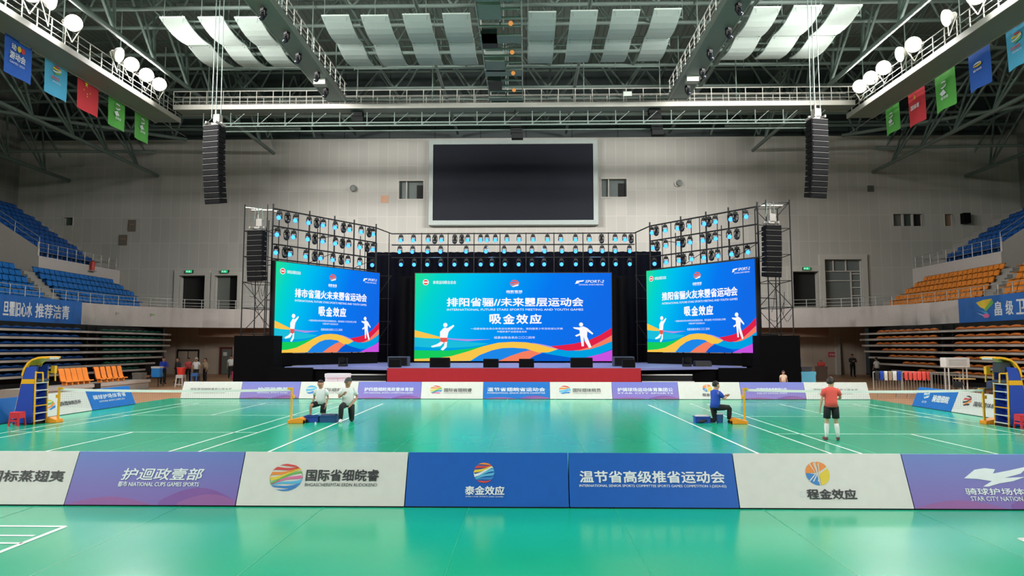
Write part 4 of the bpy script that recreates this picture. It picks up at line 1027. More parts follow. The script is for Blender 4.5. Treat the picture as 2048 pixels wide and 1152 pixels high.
def led_screen(pa, pb, z0, z1, title, label, fx_=1.0):
    pa = Vector((pa[0], pa[1], 0)); pb = Vector((pb[0], pb[1], 0)); d = (pb - pa).normalized(); back_ = Vector((-d.y, d.x, 0))
    rt = thing('led_screen', label, 'screen', (pa + pb) / 2 + Vector((0, 0, z0)))
    Z = lambda p, z: p + Vector((0, 0, z))
    MB().prism([Z(pa, z0) - d * 0.05 + back_ * 0.02, Z(pb, z0) + d * 0.05 + back_ * 0.02, Z(pb, z1 + 0.05) + d * 0.05 + back_ * 0.02, Z(pa, z1 + 0.05) - d * 0.05 + back_ * 0.02], back_ * 0.25).build('cabinet', M_black, rt)
    b = MB(); f = Face2D(b, Z(pa, z1), Z(pb, z1), Z(pa, z0), 0.004)
    led_image(f, title, fx_=fx_)
    b.build('display', LM, rt, fix=False)
    return rt
led_screen((-7.2, 45), (5.46, 45), 1.44, 7.09, '排阳省骊//未来瞾层运动会', 'wide lit screen in the middle of the stage')
LA, LB = (-13.7, 37.8), (-9.37, 44.3)
RA, RB = (7.55, 44.0), (12.32, 37.8)
led_screen(LA, LB, 2.03, 7.03, '排市省蒲火未来瞾省运动会', 'angled lit screen on the left of the stage', 1.45)
led_screen(RA, RB, 2.03, 7.1, '推阳省骊火友来瞾省运动会', 'angled lit screen on the right of the stage', 1.45)
# black skirts under the side screens
for (a, b_), lab in (((LA, LB), 'left'), ((RA, RB), 'right')):
    drape('screen_skirt', [(a[0], a[1] + 0.12, 0), (b_[0], b_[1] + 0.12, 0)], SZ, 2.0, M_blackcloth, 'black skirt under the %s angled screen' % lab, 0.03, 0.7)
for xa, xb, ya, lab in ((-15.5, -11.6, 36.9, 'left'), (10.4, 14.25, 36.9, 'right')):
    b = MB(); z = 2.95
    b.bbox((xa, ya, 0), (xa + 2.1, 40.0, z)) if lab == 'left' else b.bbox((xb - 2.1, ya, 0), (xb, 40.0, z))
    tag(b.build('tower_skirt_box', M_blackcloth, origin=((xa + xb) / 2, ya, 0)), 'big black draped block under the %s scaffold tower' % lab, 'drape')
    x0_, x1_ = (xa + 2.1, xa + 4.4) if lab == 'left' else (xb - 4.4, xb - 2.1)
    tag(MB().bbox((x0_, 36.2, 0), (x1_, 36.4, 1.28)).build('front_skirt_panel', M_blackcloth, origin=(x0_, 36.3, 0)), 'low black front panel between steps and the %s draped block' % lab, 'drape')

# ---------------------------------------------------------------- scaffold rigs with rows of stage lights
def rig_posts(rt, pts, z0, z1, r=0.035):
    for p in pts: MB().tube((p[0], p[1], z0), (p[0], p[1], z1), r, 6).build('upright', M_black, rt)
def lerp2(a, b, t): return (a[0] + (b[0] - a[0]) * t, a[1] + (b[1] - a[1]) * t)
def side_rig(A, B, lab, back_dir):
    rt = thing('lighting_scaffold', 'black scaffold frame with three light rails above the %s angled screen' % lab, 'scaffold', (A[0], A[1], SZ))
    ts = [0.0, 0.13, 0.2, 0.32, 0.41, 0.5, 0.56, 0.68, 0.76, 0.87, 0.93, 1.0]
    rig_posts(rt, [lerp2(A, B, t) for t in (0, 0.32, 0.56, 0.76, 1.0)], SZ, 10.25, 0.05)
    rig_posts(rt, [lerp2(A, B, t) for t in (0.13, 0.22, 0.42, 0.5, 0.66, 0.88)], 7.05, 10.0, 0.025)
    for z in (10.0, 9.03, 8.02, 7.2):
        MB().tube((A[0], A[1], z), (B[0], B[1], z), 0.045, 6).build('rail', M_black, rt)
    bk = [(p[0] + back_dir[0], p[1] + back_dir[1]) for p in (lerp2(A, B, 0.1), lerp2(A, B, 0.55), B)]
    rig_posts(rt, bk, SZ, 9.6, 0.03)
    for k, p in enumerate(bk):
        q = lerp2(A, B, (0.1, 0.55, 1.0)[k])
        for z in (3, 5, 7, 9): MB().tube((p[0], p[1], z), (q[0], q[1], z), 0.025, 5).build('ledger', M_black, rt)
    for t0, t1 in ((0.32, 0.56), (0.76, 1.0)):
        a = lerp2(A, B, t0); b_ = lerp2(A, B, t1); MB().tube((a[0], a[1], 7.2), (b_[0], b_[1], 8.0), 0.02, 5).build('brace', M_black, rt)
    return rt
offL = (-1.2, 0.8); offR = (1.2, 0.9)
LA2, LB2 = (-14.02, 38.01), (-9.69, 44.51); RA2, RB2 = (7.85, 44.23), (12.62, 38.03)
side_rig(LA2, LB2, 'left', offL); side_rig(RA2, RB2, 'right', offR)
def on_line(px, A, B, t_lo=0.0):
    d = ray(px, 450); a = Vector((A[0], A[1])); e = Vector((B[0] - A[0], B[1] - A[1]))
    # d.xy * s = a + e * t
    det = d.x * (-e.y) + e.x * d.y
    s = (a.x * (-e.y) + e.x * a.y) / det
    t = ((d.x * s - a.x) / e.x) if abs(e.x) > 1e-6 else ((d.y * s - a.y) / e.y)
    return max(0.01, min(0.99, t))
rowsL = ['270L 320D 370L 450L 497D 537L 610L 660D 697L 767L 815D 840L', '262L 317D 360L 447L 488D 537L 613L 655D 693L 762L 805D 840L', '258L 310D 342L 437L 490D 527L 600L 650D 690L 762L 838L']
rowsR = ['130L 158D 211L 285L 312D 356L 447L 478D 515L 606L 638D 700L', '135L 162D 213L 290L 318D 360L 435L 475D 513L 597L 645D', '143L 213L 290L 319D 366L 440L 488D 525L 606L 642D 705L']
ROWN = ['top', 'middle', 'lowest']
for rows_, A, B, ox, sc, lab in ((rowsL, LA2, LB2, 470, 3.031, 'left'), (rowsR, RA2, RB2, 1260, 3.032, 'right')):
    dx, dy = B[0] - A[0], B[1] - A[1]; rz = math.atan2(dy, dx)
    for r, line in enumerate(rows_):
        for k, tok in enumerate(line.split()):
            px = ox + float(tok[:-1]) / sc; t = on_line(px, A, B); p = lerp2(A, B, t); z = (10.0, 9.03, 8.02)[r] - 0.09
            put_head(tok[-1], (p[0], p[1] - 0.06, z), '%s, %s from the left on the %s rail over the %s screen' % ('blue lit stage light' if tok[-1] == 'L' else 'dark unlit stage light', ORD[k], ROWN[r], lab), 'stage lights on the %s scaffold rails' % lab, rz * (0.3 if tok[-1] == 'D' else 0.15))
# middle rig
CA, CB, CY = -8.9, 7.1, 45.7
rt = thing('lighting_scaffold', 'black scaffold frame with three light rails above the middle screen', 'scaffold', ((CA + CB) / 2, CY, SZ))
for px in (778, 843, 896, 948, 1000, 1052, 1108, 1166, 1217, 1272):
    x = atY(px, 500, CY).x; MB().tube((x, CY, SZ if px in (778, 1272) else 6.9), (x, CY, 9.85), 0.032, 6).build('upright', M_black, rt)
for x in (CA - 1.0, CB + 1.0):
    MB().tube((x, CY, SZ), (x, CY, 9.2), 0.035, 6).build('upright', M_black, rt)
    for z in (2.5, 4, 5.5, 7, 8.4): MB().tube((x, CY, z), (CA if x < 0 else CB, CY, z), 0.022, 5).build('ledger', M_black, rt)
    for z in (2.5, 5.5): MB().tube((x, CY, z), (CA if x < 0 else CB, CY, z + 1.5), 0.02, 5).build('brace', M_black, rt)
for z in (9.8, 9.05, 8.2): MB().tube((CA, CY, z), (CB, CY, z), 0.04, 6).build('rail', M_black, rt)
MB().path([(LB2[0], LB2[1], 10.0), (CA, CY, 9.8)], 0.04).build('link_rail', M_black, rt); MB().path([(RA2[0], RA2[1], 10.0), (CB, CY, 9.8)], 0.04).build('link_rail', M_black, rt)
rowsC = ['345L 430L 530L 575D 620L 710D 757D 798L 885L 928L 985L 1063L 1145L 1240L 1338L 1428L 1528L 1620L 1705D 1797L 1862L 1905D', '338L 425L 527L 615L 788L 922L 1045L 1143L 1232L 1318L 1435L 1528L 1628L 1708L 1795L 1893L', '350L 438L 527L 617L 710L 790L 887L 962L 1050L 1143L 1232L 1315L 1432L 1528L 1630L 1712L 1797L 1892L']
ORD += ['twenty-first', 'twenty-second', 'twenty-third']
for r, line in enumerate(rowsC):
    for k, tok in enumerate(line.split()):
        px = 700 + float(tok[:-1]) / 3.388; x = atY(px, 500, CY - 0.1).x; z = (9.71, 8.96, 8.11)[r]
        put_head(tok[-1], (x, CY - 0.12, z), '%s, %s from the left on the %s rail over the middle screen' % ('blue lit stage light' if tok[-1] == 'L' else 'dark unlit stage light', ORD[k], ROWN[r]), 'stage lights over the middle screen', 0.0)
# blue wash of the middle rig onto the stage and the drape
for x in (-6, -2.5, 1, 4.5):
    L = bpy.data.lights.new('stage_light_beam', 'SPOT'); L.energy = 500; L.color = (0.25, 0.6, 1.0); L.spot_size = math.radians(70); L.spot_blend = 0.6; L.shadow_soft_size = 0.12
    o = bpy.data.objects.new('stage_light_beam', L); COL.objects.link(o); o.location = (x, CY - 0.4, 8.9); o.rotation_euler = (math.radians(35), 0, 0)

# scaffold towers with their smaller line arrays
def tower(x0, x1, y0, y1, zb, zt, label):
    rt = thing('scaffold_tower', label, 'scaffold', ((x0 + x1) / 2, y0, zb))
    for x in (x0, x1):
        for y in (y0, y1): MB().tube((x, y, zb), (x, y, zt + (0.15 if y == y0 else 0)), 0.032, 6).build('upright', M_black, rt)
    z = zb + 0.1; k = 0
    while z < zt + 0.05:
        for a, b_ in (((x0, y0), (x1, y0)), ((x0, y1), (x1, y1)), ((x0, y0), (x0, y1)), ((x1, y0), (x1, y1))):
            MB().tube((a[0], a[1], z), (b_[0], b_[1], z), 0.022, 5).build('ledger', M_black, rt)
        if z + 1.4 <= zt and (k < 2 or k > 3):
            p, q = ((x0, x1) if k % 2 == 0 else (x1, x0))
            MB().tube((p, y0, z), (q, y0, z + 1.4), 0.02, 5).build('brace', M_black, rt)
            MB().tube((q, y1, z), (p, y1, z + 1.4), 0.02, 5).build('brace', M_black, rt)
        z += 1.4; k += 1
    MB().tube((x0, (y0 + y1) / 2, zt), (x1, (y0 + y1) / 2, zt), 0.06, 6).tube((x0, y0, zt), (x1, y1, zt + 0.1), 0.03, 5).build('head_beam', M_steel, rt)
    cbm = MB(); random.seed(int(x0 * 10))
    for q in range(4):
        a = Vector((random.uniform(x0, x1), y0, random.uniform(zb + 0.5, zb + 3))); b_ = Vector((random.uniform(x0, x1), y0, random.uniform(zb + 1, zb + 4)))
        cbm.path([a.lerp(b_, t / 6) - Vector((0, 0, 0.5 * math.sin(PI * t / 6))) for t in range(7)], 0.015, 4)
    cbm.build('loose_cables', M_black, rt)
    return rt
tower(-15.35, -14.1, 37.4, 39.2, 2.95, 9.95, 'narrow black scaffold tower at the left end of the stage')
tower(12.8, 14.05, 37.2, 39.0, 2.95, 10.05, 'narrow black scaffold tower at the right end of the stage')
p = atY(516, 462, 37.2); line_array(p, 10, 0.92, 0.272, 0.6, -0.2, 0.02, 'smaller black line array hung in the left scaffold tower', 9.9)
p = atY(1541, 452, 37.0); line_array(p, 10, 0.9, 0.272, 0.6, 0.2, 0.02, 'smaller black line array hung in the right scaffold tower', 10.0)

# ---------------------------------------------------------------- monitors on the stage
def wedge(xc, y, w, d, h, label, name='stage_monitor', m=None):
    rt = thing(name, label, 'speaker', (xc, y, SZ), 'speakers along the stage front')
    a = xc - w / 2
    MB().prism([(a, y + d, SZ), (a, y, SZ), (a, y + d * 0.15, SZ + h * 0.95), (a, y + d * 0.45, SZ + h), (a, y + d, SZ + h * 0.8)], (w, 0, 0)).build('cabinet', m or M_spk, rt, bevel=0.02)
    q = MB(); n = 7
    for k in range(n): q.box((xc, y - 0.012 + d * 0.15 * (k + 0.5) / n, SZ + h * 0.95 * (k + 0.5) / n), (w * 0.88, 0.02, h * 0.08))
    q.build('grille', M_grille, rt)
    return rt
for px, w_, h_, lab in ((880, 1.0, 0.5, 'wide black wedge monitor on the stage front, left of the centre pair'), (982, 0.76, 0.44, 'ribbed black monitor of the centre pair, left one'), (1053, 0.76, 0.44, 'ribbed black monitor of the centre pair, right one'), (1163, 1.1, 0.5, 'wide black wedge monitor on the stage front, right of the centre pair'),
                        (790, 0.58, 0.42, 'small black monitor at the left end of the red skirt'), (1257, 0.62, 0.42, 'small black monitor at the right end of the red skirt')):
    wedge(atY(px, 730, 35.5).x, 35.25, w_, 0.5, h_, lab)
for px, lab in ((797, 'left'), (1247, 'right')):
    x = atY(px, 720, 37.6).x; rt = thing('subwoofer', 'low dark blue-grey speaker box behind the %s end monitor' % lab, 'speaker', (x, 37.6, SZ))
    MB().bbox((x - 0.55, 37.4, SZ), (x + 0.55, 38.1, SZ + 0.52)).build('cabinet', mat('sub_bluegrey', (44, 52, 74), 0.6), rt, bevel=0.03); MB().bbox((x - 0.48, 37.36, SZ + 0.06), (x + 0.48, 37.42, SZ + 0.46)).build('grille', M_grille, rt)
for px, y, lab in ((686, 37.0, 'left'), (1374, 37.2, 'right')):
    p = atY(px, 735, y); rt = thing('floor_moving_light', 'dark floor lamp with yoke on the %s wing of the stage' % lab, 'stage light', (p.x, y, SZ))
    MB().box((p.x, y, SZ + 0.06), (0.42, 0.36, 0.12)).build('base', M_black, rt)
    MB().box((p.x - 0.2, y, SZ + 0.28), (0.05, 0.12, 0.36)).box((p.x + 0.2, y, SZ + 0.28), (0.05, 0.12, 0.36)).build('yoke', M_black, rt)
    MB().tube((p.x, y + 0.12, SZ + 0.3), (p.x, y - 0.2, SZ + 0.36), 0.13, 10, r2=0.16).build('head', M_spk, rt)
x = atY(1405, 736, 37.4).x
tag(MB().prism([(x - 0.4, 37.2, SZ), (x - 0.4, 37.9, SZ), (x - 0.4, 37.7, SZ + 0.3), (x - 0.4, 37.3, SZ + 0.26)], (0.85, 0, 0)).build('stage_monitor', M_black, origin=(x, 37.5, SZ)), 'low black case on the right wing of the stage beside the floor lamp', 'speaker')

# ---------------------------------------------------------------- advertising boards
def board_mat(name, top, bot):
    m = bpy.data.materials.new(name); m.use_nodes = True
    nt = m.node_tree; b = nt.nodes['Principled BSDF']; b.inputs['Roughness'].default_value = 0.5
    tc = nt.nodes.new('ShaderNodeTexCoord'); sp = nt.nodes.new('ShaderNodeSeparateXYZ'); r = nt.nodes.new('ShaderNodeValToRGB')
    nt.links.new(tc.outputs['Object'], sp.inputs[0]); mu = nt.nodes.new('ShaderNodeMath'); mu.operation = 'DIVIDE'; mu.inputs[1].default_value = 0.78
    nt.links.new(sp.outputs[2], mu.inputs[0]); nt.links.new(mu.outputs[0], r.inputs[0])
    r.color_ramp.elements[0].color = (*lin(bot), 1); r.color_ramp.elements[1].color = (*lin(top), 1)
    nt.links.new(r.outputs[0], b.inputs['Base Color'])
    return m
M_bpurple = board_mat('board_purple', (92, 120, 194), (128, 96, 176)); M_bblue = mat('board_royal_blue', (8, 92, 186), 0.5); M_bwhite = mat('board_white', (222, 218, 214), 0.55)
M_bpurple2 = board_mat('board_lilac', (112, 122, 206), (142, 112, 194)); M_bblue2 = mat('board_bright_blue', (16, 112, 200), 0.5)
M_wave1 = mat('wave_mauve', (150, 92, 160), 0.6); M_wave2 = mat('wave_violet', (128, 82, 160), 0.6)
BM_ = [M_bwhite, M_bblue, M_bpurple, M_print_w, M_print_k, M_pr_r, M_pr_o, M_pr_y, M_pr_g, M_pr_c, M_pr_b, M_pr_p, M_wave1, M_wave2, M_black, M_bpurple2, M_bblue2]
W_, K_ = 3, 4
def board(p0, p1, face, label, deco, h=0.76, lean=0.32, group=None):
    """A-frame board standing on the floor: p0 to p1 is the foot of its face, left to right as seen"""
    p0 = Vector((p0[0], p0[1], 0)); p1 = Vector((p1[0], p1[1], 0)); d = (p1 - p0).normalized(); n = Vector((-d.y, d.x, 0))
    p0 = p0 + d * 0.008; p1 = p1 - d * 0.008
    rt = thing('advertising_board', label, 'board', (p0 + p1) / 2, group)
    t0 = p0 + n * lean + Vector((0, 0, h)); t1 = p1 + n * lean + Vector((0, 0, h))
    g = Vector((0, 0, 0.02))
    b = MB(); b.add([p0 + g, p1 + g, t1, t0, p0 + g + n * 0.03, p1 + g + n * 0.03, t1 + n * 0.03, t0 + n * 0.03], [(0, 1, 2, 3), (7, 6, 5, 4), (0, 4, 5, 1), (1, 5, 6, 2), (2, 6, 7, 3), (3, 7, 4, 0)], face)
    f = Face2D(b, t0, t1, p0 + g, 0.0025); deco(f)
    b.build('front_panel', BM_, rt, fix=False)
    q = MB(); b0 = p0 + n * 2 * lean; b1 = p1 + n * 2 * lean
    q.add([b0 + g, b1 + g, t1 + n * 0.03, t0 + n * 0.03], [(3, 2, 1, 0)], 0); q.add([p0 + g + n * 0.03, t0 + n * 0.03, b0 + g], [(0, 1, 2)], 1); q.add([p1 + g + n * 0.03, b1 + g, t1 + n * 0.03], [(0, 1, 2)], 1)
    q.build('back_panel', [BM_[face], M_black], rt, fix=False)
    MB().prism([p0, p1, p1 + n * 2 * lean, p0 + n * 2 * lean], (0, 0, 0.02)).build('base_strip', M_black, rt)
    return rt
def waves(f, hi=0.2):
    f.ribbon([(k / 12 * 0.52, 1 - hi * 0.75 * math.sin(PI * k / 12)) for k in range(13)], [(k / 12 * 0.52, 1) for k in range(13)], 12, 1)
    f.ribbon([(0.55 + k / 12 * 0.45, 1 - hi * 1.6 * math.sin(PI * (k + 1) / 14)) for k in range(13)], [(0.55 + k / 12 * 0.45, 1) for k in range(13)], 13, 1)
    f.ribbon([(0.66 + k / 12 * 0.34, 1 - hi * 1.0 * math.sin(PI * (k + 1) / 15) ) for k in range(13)], [(0.66 + k / 12 * 0.34, 1) for k in range(13)], 12, 2)
def db0(f): f.text('国标蒸翅夷', 0.5, 0.37, 0.955, 0.58, K_)
def db1(f): waves(f); f.text('护迴政壹部', 0.295, 0.32, 0.78, 0.54, W_, shear=0.15); f.text('都市 NIATIONAL CUPS GAMES SPORTS', 0.285, 0.565, 0.765, 0.665, W_, bold=0.015)
def db2(f):
    f.globe(0.275, 0.48, 0.102, 0.255, [5, 5, 6, 7, 8, 11, 9, 10, 10], 2, 0.75, 0.1, 0.22)
    f.text('国际省细皖睿', 0.395, 0.33, 0.835, 0.545, K_); f.text('BHGASCHEREMTAI ERDN RUDOKENO', 0.395, 0.585, 0.83, 0.645, K_, bold=0.0)
def db3(f):
    f.globe(0.478, 0.38, 0.066, 0.19, [6, 5, 7, 3, 9, 9, 10, 5], 2, 0.85, 0.08, 0.2); f.text('泰金效应', 0.365, 0.63, 0.605, 0.79, W_, bold=0.03); f.text('EVERYONE SPORTS JOIN GAMES', 0.37, 0.81, 0.6, 0.84, W_, bold=0)
    f.poly([(0.9 + 0.02 * 0, 0.985)] + [(0.78 + 0.2 * k / 10, 0.97 - 0.12 * math.sin(PI * k / 14)) for k in range(11)], 1, 1)
def db4(f): f.text('温节省高级推省运动会', 0.065, 0.34, 0.935, 0.555, W_, bold=0.025); f.text('INTERNATIONAL SENIOR SPORTS COMMITTEE SPORTS GAMES COMPETITION 1:(2024-02)', 0.06, 0.59, 0.94, 0.65, W_, bold=0.01)
def flame(f, u, v, ru, rv):
    for k, (m, a0, a1) in enumerate(((10, 0.5, 1.05), (6, 1.0, 1.5), (6, 1.5, 1.85), (7, 1.85, 2.5))):
        f.poly([(u + ru * 0.12 * math.cos((a0 + a1) / 2 * PI), v + rv * 0.12 * math.sin((a0 + a1) / 2 * PI))] + [(u + ru * (1 + 0.12 * (k == 2) * math.sin(PI * t / 10)) * math.cos(PI * (a0 + (a1 - a0 - 0.04) * t / 10)), v + rv * math.sin(PI * (a0 + (a1 - a0 - 0.04) * t / 10))) for t in range(11)], m, 2)
    for q in (-0.5, -0.15, 0.25): f.poly([(u + ru * (q - 0.1), v - rv * 0.85), (u + ru * (q - 0.02), v - rv * 0.9), (u + ru * (q * 0.4 + 0.05), v + rv * 0.05), (u + ru * (q - 0.3), v + rv * 0.7), (u + ru * (q - 0.38), v + rv * 0.66), (u + ru * q * 0.4, v)], 0, 3)
def db5(f): flame(f, 0.485, 0.37, 0.07, 0.22); f.text('程金效应', 0.4, 0.66, 0.685, 0.84, K_, bold=0.03); f.text('国标', 0.36, 0.68, 0.385, 0.8, 0 + W_, bold=0)
def db6(f):
    waves(f)
    f.poly([(0.325, 0.45), (0.4, 0.29), (0.46, 0.26), (0.52, 0.28), (0.5, 0.36), (0.6, 0.3), (0.72, 0.22), (0.66, 0.36), (0.56, 0.44), (0.68, 0.42), (0.6, 0.5), (0.52, 0.54), (0.45, 0.6), (0.42, 0.6), (0.48, 0.5), (0.4, 0.46)], W_, 2)
    f.text('运动', 0.76, 0.25, 0.86, 0.36, W_, bold=0); f.text('骑球护场体育集团公司', 0.31, 0.63, 0.98, 0.75, W_); f.text('STAR CITY NATIONAL SPORTS GROUP CO', 0.33, 0.78, 0.97, 0.86, W_, bold=0.01)
fb = [131, 472, 809, 1139, 1480, 1831]
Yf = 10.63
xsf = [-11.3] + [atZ(px, 1010 + 12 * px / 2048, 0).x for px in fb] + [8.6]
FD = [(0, db0, 'white front board cut by the left picture edge, dark characters'), (2, db1, 'purple front board with white slanted characters'), (0, db2, 'white front board with a rainbow striped round emblem'), (1, db3, 'blue front board with a striped round emblem above four characters'),
      (1, db4, 'blue front board with one long white line of characters'), (0, db5, 'white front board with an orange and blue flame emblem'), (2, db6, 'purple front board with a white bird, cut by the right picture edge')]
# the last board keeps its true length although the picture cuts it
xsf[0] = xsf[1] - 2.58; xsf[7] = xsf[6] + 2.58
for k, (fc, dc, lab) in enumerate(FD): board((xsf[k], Yf), (xsf[k + 1], Yf), fc, lab, dc, group='boards before the front court')
# far row
def tw(s1, s2, u0, u1, m=W_):
    def fn(f):
        if m == W_: waves(f, 0.12)
        f.text(s1, u0, 0.34, u1, 0.56, m); f.text(s2, u0, 0.62, u1, 0.7, m, bold=0.01)
    return fn
def logo_t(s, kind):
    def fn(f):
        if kind == 'g': f.globe(0.24, 0.48, 0.1, 0.26, [5, 6, 7, 8, 10, 11], 2, 0.8)
        elif kind == 'b': f.globe(0.24, 0.48, 0.1, 0.26, [5, 6, 9, 9, 10], 2, 0.8)
        elif kind == 'c': f.globe(0.2, 0.48, 0.1, 0.26, [9, 9, 10], 2, 0.8)
        f.text(s, 0.37, 0.38, 0.82, 0.6, K_, bold=0.01); f.text('INTERNATIONAL SPORTS GAMES', 0.37, 0.64, 0.82, 0.69, K_, bold=0)
    return fn
def faint(s):
    def fn(f): f.text(s, 0.14, 0.38, 0.84, 0.55, K_, bold=-0.005); f.text('HANDAN NATIONAL SPORTS CITY GAMES', 0.2, 0.66, 0.74, 0.7, K_, bold=0)
    return fn
def flame_t(f): flame(f, 0.47, 0.36, 0.075, 0.22); f.text('程金效应', 0.38, 0.66, 0.62, 0.84, K_, bold=0.02)
bx = [360, 479, 597, 714, 841, 966, 1100, 1225, 1358, 1483, 1612, 1740]
Yb = 31.95
xb_ = [atZ(px, 797.5 + 2 * (px - 360) / 1400, 0).x for px in bx]
BD = [(0, faint('国际蒸翅细皖青年公开大奖'), 'white far board at the left end of the back row'), (15, tw('护迴政壹部', 'NATIONAL SPORTS GAMES', 0.28, 0.8), 'lilac far board crossed by the left net'), (0, logo_t('国际细皖睿', 'c'), 'white far board behind the two kneeling men'), (15, tw('护四翅细皖夷政壹体育部', 'CITY NATIONAL SPORTS COMPETITION GAMES', 0.1, 0.88), 'lilac far board below the left stage steps'),
      (0, logo_t('国际省翅皖睿', 'g'), 'white far board with an emblem under the left half of the red skirt'), (16, tw('温节省翅皖省运动会', 'INTERNATIONAL SENIOR SPORTS COMMITTEE', 0.06, 0.93), 'bright blue far board in the middle of the back row'), (0, logo_t('国际翅体皖员', 'b'), 'white far board with an emblem under the right half of the red skirt'), (15, tw('护骑球场运动体育集团公', 'STAR CITY SPORTS', 0.08, 0.92), 'lilac far board below the right stage steps'),
      (0, flame_t, 'white far board with a flame emblem behind the kneeling man in blue'), (15, tw('骑球护场体育集团公司', 'STAR CITY NATIONAL SPORTS', 0.25, 0.72), 'lilac far board crossed by the right net'), (0, faint('国际蒸翅细皖青年公开大奖'), 'white far board behind the player in coral, right end of the back row')]
for k, (fc, dc, lab) in enumerate(BD):
    if fc == 16: pass
    board((xb_[k], Yb), (xb_[k + 1], Yb), fc, lab, dc, group='boards in the far row')
# side rows
def db_bl(f): f.text('骑球护场体育省', 0.1, 0.3, 0.84, 0.52, W_, bold=0.02); f.text('NATIONAL SPORTS GAMES 2024', 0.2, 0.6, 0.78, 0.68, W_, bold=0.01)
def db_wl(f): f.globe(0.27, 0.5, 0.085, 0.24, [7, 8, 6, 10], 2, 0.8); f.text('国际翅体皖员杯', 0.4, 0.42, 0.84, 0.62, K_)
def db_ll(f): f.text('体育', 0.7, 0.35, 0.98, 0.6, W_); f.text('SPORTS', 0.7, 0.66, 0.98, 0.74, W_, bold=0.01)
def db_br(f): f.globe(0.28, 0.36, 0.08, 0.2, [6, 3, 9, 3], 2, 0.8); f.text('运动', 0.22, 0.66, 0.34, 0.78, W_, bold=0); f.text('骑翅细皖', 0.46, 0.32, 0.86, 0.66, W_, bold=0.03)
def db_wr(f): f.globe(0.26, 0.42, 0.09, 0.26, [4, 5, 4, 6, 4], 2, 0.8); f.text('国际翅体皖员', 0.42, 0.4, 0.95, 0.62, K_)
XSL, XSR = -16.15, 15.45
board((XSL, 20.2), (XSL, 23.1), 16, 'blue side board cut by the left picture edge, behind the left umpire chair', db_ll)
board((XSL, 23.1), (XSL, 26.0), 0, 'white side board with an emblem behind the left net post', db_wl)
board((XSL, 26.0), (XSL, 28.9), 16, 'blue side board with white characters at the far end of the left row', db_bl)
board((XSR, 28.7), (XSR, 26.1), 16, 'blue side board with an emblem at the far end of the right row', db_br)
board((XSR, 26.1), (XSR, 23.5), 0, 'white side board with a dark emblem behind the right net post', db_wr)
# ---------------------------------------------------------------- badminton nets
M_yel = mat('post_yellow', (238, 172, 36), 0.4); M_padblue = mat('pad_blue', (30, 66, 168), 0.7); M_tape = mat('net_tape_white', (238, 238, 234), 0.6); M_net = mat('net_thread', (92, 66, 50), 0.8)
M_padgrey = mat('pad_slate', (58, 72, 104), 0.7)
NH = 1.07
def net_post(x, y, out, label):
    rt = thing('net_post', label, 'net post', (x, y, 0), 'net posts')
    MB().box((x, y, NH / 2 + 0.03), (0.055, 0.06, NH - 0.02)).build('upright', M_yel, rt, bevel=0.008)
    b = MB(); b.box((x - out * 0.05, y, NH + 0.0), (0.16, 0.07, 0.06)); b.build('post_head', M_yel, rt)
    MB().box((x + out * 0.05, y, 0.82), (0.06, 0.1, 0.1)).build('winch', M_yel, rt)
    L = (0.3 if out < 0 else 0.42) if abs(x) > 10 else 0.42
    b = MB(); b.prism([(x - out * 0.06, y - 0.17, 0.0), (x + out * L, y - 0.17, 0.0), (x + out * L, y - 0.17, 0.13), (x + out * (L - 0.12), y - 0.17, 0.19), (x - out * 0.06, y - 0.17, 0.1)], (0, 0.34, 0)); bs_ = b.build('ballast_base', mat('post_base_orange', (240, 150, 28), 0.45), rt, bevel=0.015)
    w_ = MB()
    for s in (-1, 1): w_.tube((x + out * (L + 0.02), y + s * 0.13 - 0.02, 0.05), (x + out * (L + 0.02), y + s * 0.13 + 0.02, 0.05), 0.05, 10)
    w_.build('wheel', M_black, bs_)
def net(xa, xb, y, label):
    rt = thing('badminton_net', label, 'net', ((xa + xb) / 2, y, 0.55))
    N = 24; sag = lambda t: 0.05 * (4 * t * (1 - t))
    rows = [[Vector((xa + (xb - xa) * k / N, y + s * 0.012, NH - sag(k / N) - dz)) for k in range(N + 1)] for s, dz in ((-1, 0.0), (-1, 0.075), (1, 0.075), (1, 0.0), (-1, 0.0))]
    MB().sheet(rows, smooth=False).build('tape', M_tape, rt)
    t = MB(); h = 0.5; n = int((xb - xa) / 0.07)
    def quad(p, q, e): t.add([p - e, p + e, q + e, q - e], [(0, 1, 2, 3)])
    for k in range(n + 1):
        x = xa + (xb - xa) * k / n; z = NH - sag(k / n) - 0.07; quad(Vector((x, y, z)), Vector((x, y, z - h)), Vector((0.0011, 0, 0)))
    for k in range(8):
        z = NH - 0.1 - h * (k + 0.5) / 8
        for a in range(N): quad(Vector((xa + (xb - xa) * a / N, y, z - sag(a / N))), Vector((xa + (xb - xa) * (a + 1) / N, y, z - sag((a + 1) / N))), Vector((0, 0, 0.0011)))
    t.build('net_mesh', M_net, rt, fix=False)
net_post(-14.75, 22, -1, 'yellow net post beside the left umpire chair'); net_post(-7.36, 22, 1, 'yellow net post beside the blue crates and kneeling men')
net(-14.72, -7.4, 22, 'badminton net with white tape on the left court')
net_post(6.75, 22.1, -1, 'yellow net post beside the kneeling man in blue'); net_post(14.15, 22.2, 1, 'yellow net post beside the right umpire chair')
net(6.79, 14.12, 22.15, 'badminton net with white tape on the right court')

